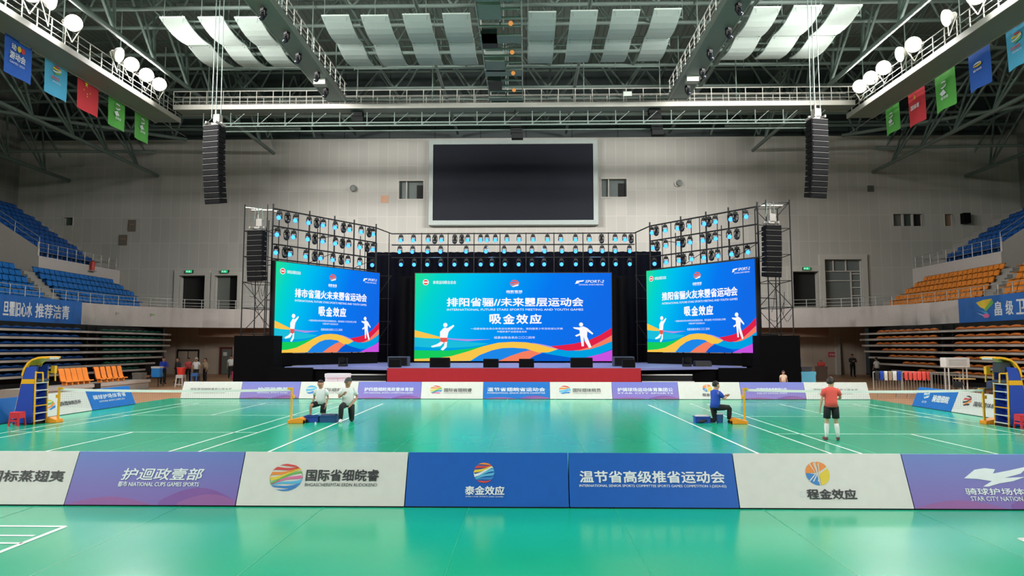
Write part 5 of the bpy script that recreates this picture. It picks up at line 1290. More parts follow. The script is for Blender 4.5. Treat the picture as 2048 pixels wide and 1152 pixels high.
# ---------------------------------------------------------------- umpire chairs
def umpire_chair(xf, y0, w, fx, label):
    """high chair facing the net along x; xf: foot of the ladder, y0: near side, fx: facing sign"""
    rt = thing('umpire_chair', label, 'umpire chair', (xf - fx * 0.3, y0 + w / 2, 0))
    X = lambda d: xf + fx * d
    y1 = y0 + w
    for y in (y0, y1 - 0.06):
        MB().prism([(X(-0.02), y, 0.03), (X(-0.64), y, 0.03), (X(-0.43), y, 1.24), (X(-0.02), y, 1.24)], (0, 0.06, 0)).build('side_pad', M_padblue, rt, bevel=0.012)
        MB().prism([(X(-0.02), y - 0.005, 1.24), (X(-0.43), y - 0.005, 1.24), (X(-0.405), y - 0.005, 1.38), (X(-0.02), y - 0.005, 1.38)], (0, 0.07, 0)).build('pad_band', M_yel, rt)
        MB().prism([(X(-0.02), y, 1.38), (X(-0.405), y, 1.38), (X(-0.3), y, 1.74), (X(-0.0), y, 1.78)], (0, 0.06, 0)).build('upper_side_pad', M_padblue, rt, bevel=0.012)
    for y in (y0 + 0.03, y1 - 0.03):
        MB().path([(X(0.03), y, 0.0), (X(0.0), y, 1.2), (X(0.0), y, 1.62)], 0.026, 8).build('ladder_stile', M_yel, rt)
        MB().path([(X(-0.64), y, 0.0), (X(-0.4), y, 1.4), (X(-0.22), y, 1.85)], 0.024, 8).build('rear_leg', M_yel, rt)
        MB().path([(X(-0.2), y, 1.58), (X(0.22), y, 1.58), (X(0.24), y, 1.3)], 0.022, 8).build('armrest', M_yel, rt)
    for k, z in enumerate((0.1, 0.33, 0.56, 0.8, 1.03, 1.26)): MB().box((X(0.02 - 0.02 * z), y0 + w / 2, z), (0.07, w - 0.05, 0.03)).build('rung', M_white if k != 2 else M_yel, rt)
    MB().box((X(-0.3), y0 + w / 2, 0.62), (0.03, w - 0.14, 1.2)).build('inner_pad', M_padblue, rt)
    MB().box((X(-0.14), y0 + w / 2, 1.34), (0.42, w - 0.1, 0.07)).build('seat', M_padgrey, rt, bevel=0.015)
    MB().prism([(X(-0.33), y0 + 0.08, 1.36), (X(-0.38), y0 + 0.08, 1.36), (X(-0.3), y0 + 0.08, 1.86), (X(-0.24), y0 + 0.08, 1.86)], (0, w - 0.16, 0)).build('backrest', M_padgrey, rt, bevel=0.015)
    prof = [(-0.42, 1.5), (-0.38, 1.7), (-0.27, 1.88), (-0.12, 2.0), (0.05, 2.06), (0.2, 2.08), (0.34, 2.07)]
    rows = [[Vector((X(d), y0 - 0.02 + (w + 0.04) * k, z)) for k in (0, 0.5, 1)] for d, z in prof]
    low = [[p + Vector((0, 0, -0.06 if i > 2 else -0.03)) + Vector((fx * (0.05 if i < 3 else 0), 0, 0)) for p in r] for i, r in enumerate(rows)]
    b = MB(); b.sheet(rows + low[::-1] + [rows[0]])
    for e in (0, 2): b.add([r[e] for r in rows] + [r[e] for r in low[::-1]], [tuple(range(2 * len(rows)))])
    b.build('hood', M_yel, rt)
    MB().box((X(0.27), y0 + w / 2, 2.02), (0.2, w * 0.7, 0.06)).build('lamp_bar', M_white, rt)
    MB().box((X(0.2), y1 - 0.06, 1.66), (0.13, 0.12, 0.24)).build('score_tray', M_yel, rt, bevel=0.01)
    MB().box((X(-0.3), y0 + w / 2, 0.03), (0.7, w - 0.02, 0.06)).build('foot_frame', M_black, rt)
    return rt
umpire_chair(-15.15, 21.42, 0.62, 1, 'blue padded umpire chair with yellow ladder left of the left court')
uc = umpire_chair(14.3, 21.25, 0.68, -1, 'blue padded umpire chair with yellow ladder right of the right court')
b = MB(); b.box((14.3, 21.5, 1.76), (0.3, 0.34, 0.3)); tag(b.build('camera_bag', mat('charcoal_bag', (52, 54, 60), 0.7), origin=(14.3, 21.5, 1.6)), 'dark bag on the armrest of the right umpire chair', 'bag')
def stool(x, y, label, rgb=(206, 44, 58), h=0.42, w=0.34):
    rt = thing('plastic_stool', label, 'stool', (x, y, 0)); m = mat('stool_%d_%d_%d' % rgb, rgb, 0.45)
    MB().box((x, y, h - 0.03), (w * 0.86, w * 0.86, 0.06)).build('seat', m, rt, bevel=0.02)
    for sx in (-1, 1):
        for sy in (-1, 1):
            MB().prism([(x + sx * w * 0.4, y + sy * w * 0.4, h - 0.05), (x + sx * w * 0.24, y + sy * w * 0.4, h - 0.05), (x + sx * w * 0.36, y + sy * w * 0.48, 0), (x + sx * w * 0.5, y + sy * w * 0.48, 0)], (0, -sy * 0.03, 0)).build('leg', m, rt)
    MB().box((x, y - w * 0.42, h - 0.12), (w * 0.8, 0.02, 0.14)).box((x, y + w * 0.42, h - 0.12), (w * 0.8, 0.02, 0.14)).box((x - w * 0.42, y, h - 0.12), (0.02, w * 0.8, 0.14)).box((x + w * 0.42, y, h - 0.12), (0.02, w * 0.8, 0.14)).build('apron', m, rt)
    MB().box((x, y - w * 0.44, 0.16), (w * 0.7, 0.02, 0.05)).box((x - w * 0.44, y, 0.16), (0.02, w * 0.7, 0.05)).build('stretcher', m, rt)
    return rt
p = atZ(24, 853); stool(p.x, p.y + 0.2, 'red plastic stool at the foot of the left umpire chair')
p = atZ(2056, 859); stool(p.x, p.y + 0.2, 'red plastic stool cut by the right picture edge beside the right umpire chair')

# ---------------------------------------------------------------- crates by the inner net posts
def crate(p, w, d, h, m, label, lid=None, name='plastic_crate', rz=0.0):
    rt = thing(name, label, 'crate', (p.x, p.y, 0)); R = Matrix.Rotation(rz, 3, 'Z'); c = Vector((p.x, p.y, 0))
    b = MB(); t = 0.02
    for q, s in (((0, -d / 2, h / 2), (w, t, h)), ((0, d / 2, h / 2), (w, t, h)), ((-w / 2, 0, h / 2), (t, d, h)), ((w / 2, 0, h / 2), (t, d, h)), ((0, 0, 0.012), (w, d, 0.024))):
        b.box(c + R @ Vector(q), s, rz)
    b.build('tub', m, rt)
    e = MB()
    for q, s in (((0, -d / 2 - 0.01, h), (w + 0.04, 0.04, 0.03)), ((0, d / 2 + 0.01, h), (w + 0.04, 0.04, 0.03)), ((-w / 2 - 0.01, 0, h), (0.04, d, 0.03)), ((w / 2 + 0.01, 0, h), (0.04, d, 0.03))): e.box(c + R @ Vector(q), s, rz)
    e.build('rim', m, rt)
    if lid: MB().box(c + Vector((0, 0, h + 0.02)), (w * 0.94, d * 0.94, 0.06), rz).build('contents', lid, rt, bevel=0.02)
    return rt
M_crate = mat('crate_blue', (24, 66, 160), 0.5); M_crate2 = mat('crate_slate_blue', (34, 76, 128), 0.5)
p = atZ(622, 845); crate(p + Vector((0, 0.15, 0)), 0.42, 0.3, 0.19, M_crate, 'royal blue crate next to the left court inner net post')
p = atZ(656, 845); crate(p + Vector((0, 0.15, 0)), 0.5, 0.32, 0.2, M_crate2, 'slate blue crate between the two kneeling men', M_padgrey)
p = atZ(1406, 846.5); crate(p + Vector((0, 0.15, 0)), 0.44, 0.3, 0.19, M_crate, 'blue crate with a white cloth behind the kneeling man in blue', M_white)
p = atZ(1439, 846); rt = thing('bin', 'small blue bin with a white rim under the raised knee of the kneeling man', 'bin', (p.x + 0.02, p.y + 0.05, 0))
MB().tube((p.x + 0.02, p.y + 0.05, 0), (p.x + 0.02, p.y + 0.05, 0.27), 0.095, 14, r2=0.115).build('tub', M_crate2, rt); MB().tube((p.x + 0.02, p.y + 0.05, 0.27), (p.x + 0.02, p.y + 0.05, 0.31), 0.12, 14).build('rim', M_white, rt)
p = atZ(631, 848); tag(MB().tube((p.x, p.y, 0.0), (p.x, p.y, 0.06), 0.035, 10, r2=0.02).ball((p.x, p.y, 0.02), 0.03).build('shuttlecock', M_white, origin=p), 'white shuttlecock on the mat before the royal blue crate', 'shuttlecock')

# ---------------------------------------------------------------- people
def skin_mesh(name, chains, m, parent, sub=1, smooth=True):
    """chains: lists of (point, radius); chains that start with the same point are joined there"""
    V, E, Rr, idx = [], [], [], {}
    def vid(p, r):
        k = tuple(round(c, 4) for c in p)
        if k not in idx: idx[k] = len(V); V.append(Vector(p)); Rr.append(r)
        return idx[k]
    for ch in chains:
        ids = [vid(p, r) for p, r in ch]
        E += [(a, b) for a, b in zip(ids, ids[1:])]
    og = WO[parent.name]
    me = bpy.data.meshes.new(name); me.from_pydata([v - og for v in V], E, [])
    o = bpy.data.objects.new(name, me); COL.objects.link(o)
    sk = o.modifiers.new('skin', 'SKIN'); sk.use_smooth_shade = True; sk.branch_smoothing = 0.6
    for i, sv in enumerate(me.skin_vertices[0].data):
        sv.radius = (Rr[i], Rr[i]) if not isinstance(Rr[i], tuple) else Rr[i]
        sv.use_root = (i == 0)
    ss = o.modifiers.new('sub', 'SUBSURF'); ss.levels = sub; ss.render_levels = sub
    dg = bpy.context.evaluated_depsgraph_get(); dg.update()
    m2 = bpy.data.meshes.new_from_object(o.evaluated_get(dg)); bpy.data.objects.remove(o); bpy.data.meshes.remove(me)
    m2.name = name; m2.materials.clear(); m2.materials.append(m)
    for p in m2.polygons: p.material_index = 0; p.use_smooth = True
    o = bpy.data.objects.new(name, m2); COL.objects.link(o); o.parent = parent; WO[o.name] = og
    return o
STAND = dict(pelvis=(0, 0, .95), waist=(0, .01, 1.08), chest=(0, .02, 1.27), neck=(0, -.01, 1.45), head=(0, .02, 1.6), hipL=(-.095, 0, .93), hipR=(.095, 0, .93), kneeL=(-.11, .03, .5), kneeR=(.11, .03, .5), ankL=(-.12, -.01, .09), ankR=(.12, -.01, .09), toeL=(-.14, .15, .035), toeR=(.14, .15, .035),
             shL=(-.175, 0, 1.39), shR=(.175, 0, 1.39), elL=(-.24, -.02, 1.13), elR=(.24, -.02, 1.13), wrL=(-.26, .06, .9), wrR=(.26, .06, .9), look=(0, 1, 0))
KNEEL = dict(STAND, pelvis=(0, 0, .5), waist=(0, .01, .62), chest=(0, .03, .8), neck=(0, .02, .99), head=(0, .05, 1.14), hipL=(-.1, 0, .48), hipR=(.1, 0, .48), kneeL=(-.12, .1, .075), kneeR=(.15, .42, .47), ankL=(-.12, -.33, .08), ankR=(.16, .38, .09), toeL=(-.12, -.46, .06), toeR=(.17, .55, .035),
             shL=(-.18, .02, .94), shR=(.18, .02, .94), elL=(-.25, 0, .68), elR=(.25, 0, .68), wrL=(-.24, .12, .46), wrR=(.24, .14, .48))
def person(label, loc, rz, pose, s, skin, top, bottom, hair, shoes, over={}, long_sleeve=False, trousers=False, socks=None, cap=None, hands=True, hairlong=False, top_name='shirt'):
    J = dict(pose); J.update(over)
    loc = Vector(loc); R = Matrix.Rotation(rz, 3, 'Z')
    rt = thing('person', label, 'person', loc)
    W = {k: loc + R @ (Vector(v) * s) for k, v in J.items() if k != 'look'}
    lk = (R @ Vector(J['look'])).normalized(); up = Vector((0, 0, 1)); side = lk.cross(up).normalized()
    H = W['head']; q = lambda r: r * s
    L = lambda a, b, t: W[a].lerp(W[b], t)
    nk = W['neck']
    body = [[(W['pelvis'], q(.115)), (W['waist'], q(.105)), (W['chest'], q(.125)), (nk, q(.066)), (H - up * q(.065) + lk * q(.022), q(.092)), (H, q(.118)), (H + up * q(.065) - lk * q(.01), q(.1))],
            [(H, q(.118)), (H + lk * q(.122) - up * q(.03), q(.016))]]
    for e in (-1, 1): body.append([(H, q(.118)), (H + side * e * q(.108) - up * q(.005), q(.018))])
    for S_ in 'LR':
        body.append([(W['pelvis'], q(.115)), (W['hip' + S_], q(.09)), (L('hip' + S_, 'knee' + S_, .5), q(.075)), (W['knee' + S_], q(.054)), (L('knee' + S_, 'ank' + S_, .35), q(.056)), (W['ank' + S_], q(.036)), (W['toe' + S_], q(.03))])
        body.append([(W['chest'], q(.125)), (W['sh' + S_], q(.058)), (L('sh' + S_, 'el' + S_, .5), q(.047)), (W['el' + S_], q(.037)), (L('el' + S_, 'wr' + S_, .4), q(.036)), (W['wr' + S_], q(.025))])
        d = (W['wr' + S_] - W['el' + S_]).normalized(); inw = (W['chest'] - W['wr' + S_]); inw = (inw - d * inw.dot(d)).normalized(); fw = d.cross(inw).normalized()
        palm = W['wr' + S_] + d * q(.07)
        body.append([(W['wr' + S_], q(.025)), (palm, q(.03))])
        if hands:
            for k, (o_, ln_) in enumerate(((-.024, .075), (-.008, .085), (.009, .08), (.025, .06))):
                a = palm + fw * q(o_) + d * q(.022); b = a + d * q(ln_ * .55) + inw * q(.006); c = b + d * q(ln_ * .4) + inw * q(.022)
                body.append([(palm, q(.03)), (a, q(.011)), (b, q(.0095)), (c, q(.008))])
            a = W['wr' + S_] + d * q(.035) - fw * q(.03) + inw * q(.012); body.append([(W['wr' + S_] + d * q(.0), q(.025)), (a, q(.012)), (a + d * q(.035) - fw * q(.012) + inw * q(.012), q(.009))])
    skin_mesh('body', body, skin, rt)
    # clothes: lofted torso and tubes that follow the limbs
    rS = (W['shR'] - W['shL']).normalized(); rH = (W['hipR'] - W['hipL']).normalized(); upT = (nk - W['waist']).normalized()
    def ring(c, r, u, ax, ay, n=14):
        f_ = u.cross(r).normalized(); r2 = f_.cross(u).normalized()
        return [c + r2 * (q(ax) * math.cos(2 * PI * k / n)) + f_ * (q(ay) * math.sin(2 * PI * k / n)) for k in range(n + 1)]
    def ptube(b, pts, rad, n=10):
        rows = []; ref = None
        for k, p in enumerate(pts):
            t = (pts[min(k + 1, len(pts) - 1)] - pts[max(k - 1, 0)]).normalized()
            a_ = (ref - t * ref.dot(t)).normalized() if ref is not None else t.orthogonal().normalized()
            ref = a_; c_ = t.cross(a_)
            rows.append([p + (a_ * math.cos(2 * PI * j / n) + c_ * math.sin(2 * PI * j / n)) * q(rad[k]) for j in range(n + 1)])
        mid = lambda r: sum((v for v in r[:-1]), Vector()) / (len(r) - 1)
        b.sheet([[mid(rows[0])] * (n + 1)] + rows + [[mid(rows[-1])] * (n + 1)])
    b = MB(); hem = L('waist', 'pelvis', 1.25)
    sh_mid = W['shL'].lerp(W['shR'], .5)
    rows = [ring(hem, rH, upT, .13, .1), ring(hem, rH, upT, .182, .142), ring(W['waist'], rH, upT, .165, .125), ring(W['chest'], rS, upT, .178, .128), ring(sh_mid - upT * q(.03), rS, upT, .19, .105), ring(sh_mid + upT * q(.03), rS, upT, .155, .085), ring(sh_mid + upT * q(.062), rS, upT, .08, .068), ring(sh_mid + upT * q(.07), rS, upT, .055, .055)]
    b.sheet(rows)
    for S_ in 'LR':
        s0 = W['sh' + S_] + (sh_mid - W['sh' + S_]) * .18
        if long_sleeve: ptube(b, [s0, L('sh' + S_, 'el' + S_, .3), W['el' + S_], L('el' + S_, 'wr' + S_, .9)], [.07, .072, .058, .046])
        else: ptube(b, [s0, L('sh' + S_, 'el' + S_, .25), L('sh' + S_, 'el' + S_, .7)], [.058, .064, .066])
    b.build(top_name, top, rt)
    b = MB(); hm = W['hipL'].lerp(W['hipR'], .5); low = hm - (W['waist'] - W['pelvis']).normalized() * q(.06)
    b.sheet([ring(L('pelvis', 'waist', .45), rH, upT, .14, .1), ring(L('pelvis', 'waist', .45), rH, upT, .158, .118), ring(W['pelvis'], rH, upT, .17, .13), ring(hm, rH, upT, .172, .13), ring(low, rH, upT, .14, .1), ring(low, rH, upT, .03, .03)])
    for S_ in 'LR':
        if trousers: ptube(b, [W['hip' + S_], L('hip' + S_, 'knee' + S_, .5), L('hip' + S_, 'knee' + S_, .92), L('knee' + S_, 'ank' + S_, .1), L('knee' + S_, 'ank' + S_, .5), L('knee' + S_, 'ank' + S_, .94)], [.098, .09, .074, .072, .07, .058])
        else: ptube(b, [W['hip' + S_], L('hip' + S_, 'knee' + S_, .4), L('hip' + S_, 'knee' + S_, .76)], [.098, .097, .094])
    b.build('trousers' if trousers else 'shorts', bottom, rt)
    if socks:
        for S_ in 'LR': sb_ = MB(); ptube(sb_, [L('knee' + S_, 'ank' + S_, t) for t in (.1, .38, .7, 1.0)], [.06, .064, .052, .044]); sb_.build('sock', socks, rt)
    for S_ in 'LR':
        a = W['ank' + S_]; t = W['toe' + S_]; d = t - a; hd = Vector((d.x, d.y, 0)).normalized() if abs(d.x) + abs(d.y) > 1e-4 else lk
        b = MB(); c = a.lerp(t, .5); c.z = max(loc.z + q(.045), c.z - q(.012)); RR = Matrix.Rotation(math.atan2(hd.y, hd.x), 3, 'Z')
        bb = MB(); bb.ball((0, 0, 0), q(.05), sc=(2.7, 0.98, 0.9)); bb.ball((-q(.05), 0, q(.03)), q(.045), sc=(1.1, .95, 1))
        b.add([c + RR @ v for v in bb.v], bb.f, 0, True)
        b.build('shoe', shoes, rt)
    # hair or cap: upper back part of a shell round the head
    hb = MB(); nu, nv = 14, 9; rr = q(.112); rows = []
    for i in range(nv + 1):
        th = PI * (0.0 + (0.82 if hairlong else 0.68) * i / nv); row = []
        for j in range(nu + 1):
            ph = 2 * PI * j / nu; fwd = math.cos(ph)
            lim = th * (0.56 + 0.44 * min(1, max(0, (0.75 - fwd) / 1.1)))
            v = lk * math.sin(lim) * fwd * 1.04 + side * math.sin(lim) * math.sin(ph) * 0.93 + up * math.cos(lim) * 1.05
            row.append(H + up * q(.018) - lk * q(.008) + v * rr)
        rows.append(row)
    inner = [[H + (p - H) * 0.9 for p in r] for r in rows]
    hb.sheet(rows + inner[::-1])
    if cap:
        hb.prism([H + up * q(.05) + lk * q(.09) + side * q(e * .07) for e in (-1, 1)] + [H + up * q(.035) + lk * q(.19) + side * q(e * .05) for e in (1, -1)], up * q(.012))
    hb.build('cap' if cap else 'hair', cap or hair, rt)
    if lk.y < 0.3:
        for e in (-1, 1): MB().ball(H + lk * q(.092) + side * e * q(.034) + up * q(.005), q(.011)).build('eye', M_eye, rt)
        MB().box(H + lk * q(.092) - up * q(.062), (q(.035), q(.02), q(.008)), math.atan2(side.y, side.x)).build('mouth', M_lip, rt)
    return rt, W
M_eye = mat('eye_dark', (34, 26, 24), 0.3); M_lip = mat('lip', (150, 84, 78), 0.6)
M_skin = mat('skin_tone', (206, 158, 130), 0.6, scale=20); M_skin2 = mat('skin_tanned', (182, 132, 104), 0.6, scale=20); M_hair = mat('black_hair', (28, 25, 26), 0.6); M_hair2 = mat('dark_brown_hair', (52, 38, 34), 0.6)
M_shirtw = mat('white_shirt', (226, 228, 228), 0.8); M_shirtb = mat('blue_shirt', (28, 70, 176), 0.8); M_coral = mat('coral_shirt', (244, 92, 84), 0.8); M_shortk = mat('black_cloth', (24, 25, 29), 0.85)
M_shoe_w = mat('white_shoe', (220, 216, 212), 0.5); M_shoe_k = mat('dark_shoe', (44, 38, 42), 0.6); M_sock = mat('white_sock', (228, 226, 226), 0.85); M_cap = mat('dark_cap', (58, 66, 66), 0.8)

p = atZ(1665, 881)
rt, W = person('person in coral shirt and black shorts standing on the right court, back turned', (p.x, p.y, 0), -0.12, STAND, 0.93, M_skin, M_coral, M_shortk, M_hair2, mat('maroon_shoe', (120, 52, 58), 0.6),
       dict(look=(0.75, 0.75, 0.12), head=(.015, .03, 1.6), elR=(.27, .06, 1.16), wrR=(.24, .26, 1.1), elL=(-.23, .01, 1.13), wrL=(-.27, .07, .88), kneeL=(-.13, .02, .5), kneeR=(.12, .02, .5), ankL=(-.15, -.01, .09), ankR=(.15, -.01, .09), toeL=(-.19, .14, .035), toeR=(.18, .15, .035)), socks=M_sock)
p = atZ(1436, 847)
person('person in blue shirt and dark trousers kneeling on one knee by the right net post', (p.x - 0.05, p.y + 0.1, 0), -1.15, KNEEL, 1.03, M_skin, M_shirtb, M_shortk, M_hair, M_shoe_k,
       dict(elR=(.24, .16, .72), wrR=(.1, .36, .8), elL=(-.22, .18, .72), wrL=(-.02, .38, .8), look=(0, 1, -.12)), trousers=True)
p = atZ(635, 838)
person('person in white shirt and black shorts kneeling behind the royal blue crate', (p.x, p.y + 0.35, 0), PI - 0.15, KNEEL, 1.0, M_skin2, M_shirtw, M_shortk, M_hair, M_shoe_w, dict(look=(-.35, .9, 0.05), kneeR=(.2, .34, .44), ankR=(.22, .3, .09), toeR=(.24, .46, .035)))
p = atZ(690, 845)
rt, W = person('person in cap, white shirt and black trousers kneeling beside the slate blue crate', (p.x, p.y + 0.3, 0), PI + 0.22, KNEEL, 1.1, M_skin2, M_shirtw, M_shortk, M_hair, M_shoe_w,
       dict(elR=(.25, .08, .7), wrR=(.13, .27, .8), elL=(-.27, .03, .69), wrL=(-.1, .26, .5), look=(.35, .9, -.25), kneeR=(.17, .38, .45), ankR=(.18, .34, .09), toeR=(.19, .5, .035)), trousers=True, cap=M_cap)

# background figures
def bg(px, Y, h, rz, label, top, bottom, hair=None, over={}, feet=0.0, hairlong=False, long_sleeve=False, skin=None, cap=None, trousers=True):
    x = atY(px, 700, Y).x
    return person(label, (x, Y, feet), rz, STAND, h / 1.73, skin or M_skin2, top, bottom, hair or M_hair, M_shoe_k, over, long_sleeve, trousers, hands=True, hairlong=hairlong, cap=cap)
M_jackblue = mat('royal_blue_jacket', (34, 62, 176), 0.8); M_darkt = mat('charcoal_top', (44, 44, 50), 0.85); M_pinkt = mat('pink_red_top', (206, 82, 84), 0.8); M_tan = mat('tan_top', (172, 148, 122), 0.85)
bg(328, 44.0, 1.72, PI + 0.9, 'person in royal blue jacket bending over a table, left of the stage', M_jackblue, M_shortk, over=dict(elR=(.24, .12, 1.14), wrR=(.16, .34, 1.1), elL=(-.22, .12, 1.14), wrL=(-.1, .36, 1.08), look=(0, 1, -.3)), long_sleeve=True)
bg(357, 45.5, 1.66, PI - 0.5, 'person in dark clothes right of the royal blue jacket, left of the stage', M_darkt, M_shortk, long_sleeve=True)
bg(378, 47, 1.62, PI + 0.3, 'person in pink-red top standing behind the red bucket', M_pinkt, M_shortk, hairlong=True)
bg(394, 45.6, 1.66, PI, 'person in white top and pale cap behind the blue stool', M_shirtw, M_shortk, cap=M_white)
bg(412, 46.5, 1.6, PI - 0.6, 'person in tan top and dark skirt among the group left of the stage', M_tan, M_darkt, over=dict(elR=(.26, .2, 1.15), wrR=(.2, .42, 1.2)), long_sleeve=True)
bg(463, 52, 1.72, PI + 0.4, 'person in white top and dark trousers by the dark red door', M_shirtw, M_shortk, hairlong=True)
bg(1704, 55.5, 1.78, PI - 0.2, 'person in dark clothes standing under the right gallery', M_darkt, M_shortk, over=dict(elR=(.24, .1, 1.16), wrR=(.06, .26, 1.2), elL=(-.24, .1, 1.16), wrL=(-.06, .26, 1.16)), long_sleeve=True)
bg(1752, 50, 1.6, 0.2, 'person in white top behind the clothes on the barriers', M_shirtw, M_shortk)
bg(1565, 34.5, 1.22, PI + 0.1, 'child in white and orange top behind the far lilac board', mat('cream_top', (222, 196, 170), 0.8), M_shortk, hairlong=True, hair=M_hair2)

# ---------------------------------------------------------------- things beside the left group
def table(x0, x1, y, d, h, label, m=None):
    m = m or M_black; rt = thing('folding_table', label, 'table', ((x0 + x1) / 2, y, 0))
    MB().bbox((x0, y - d / 2, h - 0.04), (x1, y + d / 2, h)).build('tabletop', m, rt)
    for x in (x0 + 0.06, x1 - 0.06):
        for yy in (y - d / 2 + 0.06, y + d / 2 - 0.06): MB().tube((x, yy, 0), (x, yy, h - 0.04), 0.022, 6).build('leg', m, rt)
    return rt
def carton(x, y, z, w, d, h, m, label, name='carton', cat='box', lid=None):
    rt = thing(name, label, cat, (x, y, z))
    MB().bbox((x - w / 2, y - d / 2, z), (x + w / 2, y + d / 2, z + h)).build('body', m, rt, bevel=0.015)
    MB().bbox((x - w / 2 - 0.015, y - d / 2 - 0.015, z + h * 0.86), (x + w / 2 + 0.015, y + d / 2 + 0.015, z + h + 0.02)).build('lid', lid or m, rt)
    return rt
X_ = lambda px, Y: atY(px, 700, Y).x
table(X_(292, 41.5), X_(326, 41.5), 41.5, 0.7, 0.55, 'low black table in front of the person in the blue jacket')
carton(X_(316, 41.5), 41.5, 0.55, 0.5, 0.4, 0.62, mat('box_sky_blue', (40, 130, 206), 0.5), 'sky blue box on the low black table', lid=M_white)
carton(X_(298, 41.4), 41.4, 0.55, 0.36, 0.3, 0.1, mat('tray_brown', (150, 96, 66), 0.7), 'small brown tray on the low black table', 'tray', 'tray')
carton(X_(281, 40), 40, 0, 0.55, 0.5, 0.86, mat('bin_grey', (112, 106, 100), 0.7), 'grey bin at the end of the closed left stand', 'bin', 'bin')
stool(X_(364, 41), 41, 'tall stool with white seat left of the stage, red bucket on it', (206, 200, 196), 0.72, 0.5)
x = X_(364, 41); rt = thing('bucket', 'red bucket on the tall white stool left of the stage', 'bucket', (x, 41, 0.72)); MB().tube((x, 41, 0.72), (x, 41, 1.12), 0.2, 14, r2=0.25).build('tub', mat('bucket_red', (226, 56, 44), 0.5), rt); MB().tube((x, 41, 1.12), (x, 41, 1.15), 0.265, 14).build('rim', M_pinkt, rt)
stool(X_(393, 43), 43, 'tall stool with blue seat in front of the person in the pale cap', (70, 120, 190), 0.74, 0.46)
x = X_(471, 50); rt = thing('hanging_bag', 'pink bag standing beside the person by the dark red door', 'bag', (x, 50, 0)); MB().bbox((x - 0.2, 49.9, 0), (x + 0.2, 50.1, 0.6)).build('bag_body', mat('bag_pink', (184, 66, 110), 0.7), rt, bevel=0.05); MB().path([(x - 0.1, 50, 0.6), (x - 0.06, 50, 0.76), (x + 0.06, 50, 0.76), (x + 0.1, 50, 0.6)], 0.02, 6).build('handle', M_black, rt)
x = X_(677, 33.9); rt = carton(x, 33.9, 0, 1.1, 0.55, 1.06, mat('white_carton', (222, 218, 228), 0.6), 'white wrapped carton behind the boards, between the two kneeling men')
g = MB(); f = Face2D(g, (x - 0.55, 33.6, 0.9), (x + 0.55, 33.6, 0.9), (x - 0.55, 33.6, 0.5)); f.ribbon([(0.1, 0.1), (0.9, 0.05)], [(0.1, 0.14), (0.9, 0.09)], 0); f.ribbon([(0.1, 0.5), (0.5, 0.5)], [(0.1, 0.56), (0.5, 0.56)], 0); f.ribbon([(0.55, 0.1), (0.57, 0.1)], [(0.55, 0.9), (0.57, 0.9)], 0); g.build('printed_lines', M_pr_p, rt, fix=False)

# ---------------------------------------------------------------- things on the right
x = X_(1611, 38); rt = carton(x, 38, 0, 0.76, 0.6, 1.02, mat('cooler_cyan', (92, 184, 220), 0.5), 'light blue cool box right of the black draped block', 'cool_box')
carton(x - 0.05, 38, 1.05, 0.55, 0.4, 0.22, mat('radio_dark', (50, 50, 56), 0.5), 'dark audio case on the light blue cool box', 'audio_case', 'case')
x = X_(1593, 39.5); rt = thing('equipment_trolley', 'navy upright trolley bag beside the right draped block', 'trolley', (x, 39.5, 0)); MB().bbox((x - 0.16, 39.3, 0.1), (x + 0.16, 39.6, 1.75)).build('bag_body', mat('trolley_navy', (40, 52, 96), 0.7), rt, bevel=0.05); MB().tube((x - 0.1, 39.45, 1.75), (x - 0.1, 39.45, 2.0), 0.02).tube((x + 0.1, 39.45, 1.75), (x + 0.1, 39.45, 2.0), 0.02).tube((x - 0.1, 39.45, 2.0), (x + 0.1, 39.45, 2.0), 0.02).build('handle', M_black, rt); MB().bbox((x - 0.15, 39.3, 0), (x + 0.15, 39.6, 0.1)).build('wheel_base', M_black, rt)
x = X_(1641, 50); carton(x, 50, 0, 0.65, 0.5, 0.95, mat('counter_brown', (96, 76, 66), 0.6), 'brown counter below the red bag under the right gallery', 'counter', 'counter')
rt = thing('bag', 'red bag on the brown counter under the right gallery', 'bag', (x, 50, 0.97)); MB().bbox((x - 0.24, 49.85, 0.97), (x + 0.24, 50.15, 1.28)).build('bag_body', mat('bag_red', (190, 60, 56), 0.7), rt, bevel=0.06); MB().path([(x - 0.12, 50, 1.28), (x, 50, 1.42), (x + 0.12, 50, 1.28)], 0.02, 6).build('handle', M_red, rt)
def barrier(a, b, label):
    a = Vector((a[0], a[1], 0)); b = Vector((b[0], b[1], 0)); rt = thing('crowd_barrier', label, 'barrier', a.lerp(b, .5), 'barriers behind the right boards')
    d = (b - a).normalized(); n = Vector((-d.y, d.x, 0)); Z = lambda p, z: p + Vector((0, 0, z))
    MB().path([Z(a, 0.2), Z(a, 1.18), Z(b, 1.18), Z(b, 0.2), Z(a, 0.2)], 0.024, 6).build('frame', M_steel, rt)
    t = MB(); L = (b - a).length; k = 0.12
    while k < L: t.tube(Z(a + d * k, 0.2), Z(a + d * k, 1.18), 0.01, 4); k += 0.12
    t.build('bars', M_steel, rt)
    for p in (a + d * 0.2, b - d * 0.2): MB().path([p + n * 0.28 + Vector((0, 0, 0.01)), Z(p, 0.22), p - n * 0.28 + Vector((0, 0, 0.01))], 0.02, 5).build('foot', M_steel, rt)
BA = [(16.35, 33.6), (17.55, 33.3), (18.75, 33.0), (19.9, 32.7)]
for k, lab in enumerate(('steel barrier hung with white and navy shirts', 'steel barrier hung with red vests', 'bare steel barrier right of the red vests')): barrier(BA[k], (BA[k + 1][0] - 0.05, BA[k + 1][1] + 0.012), lab)
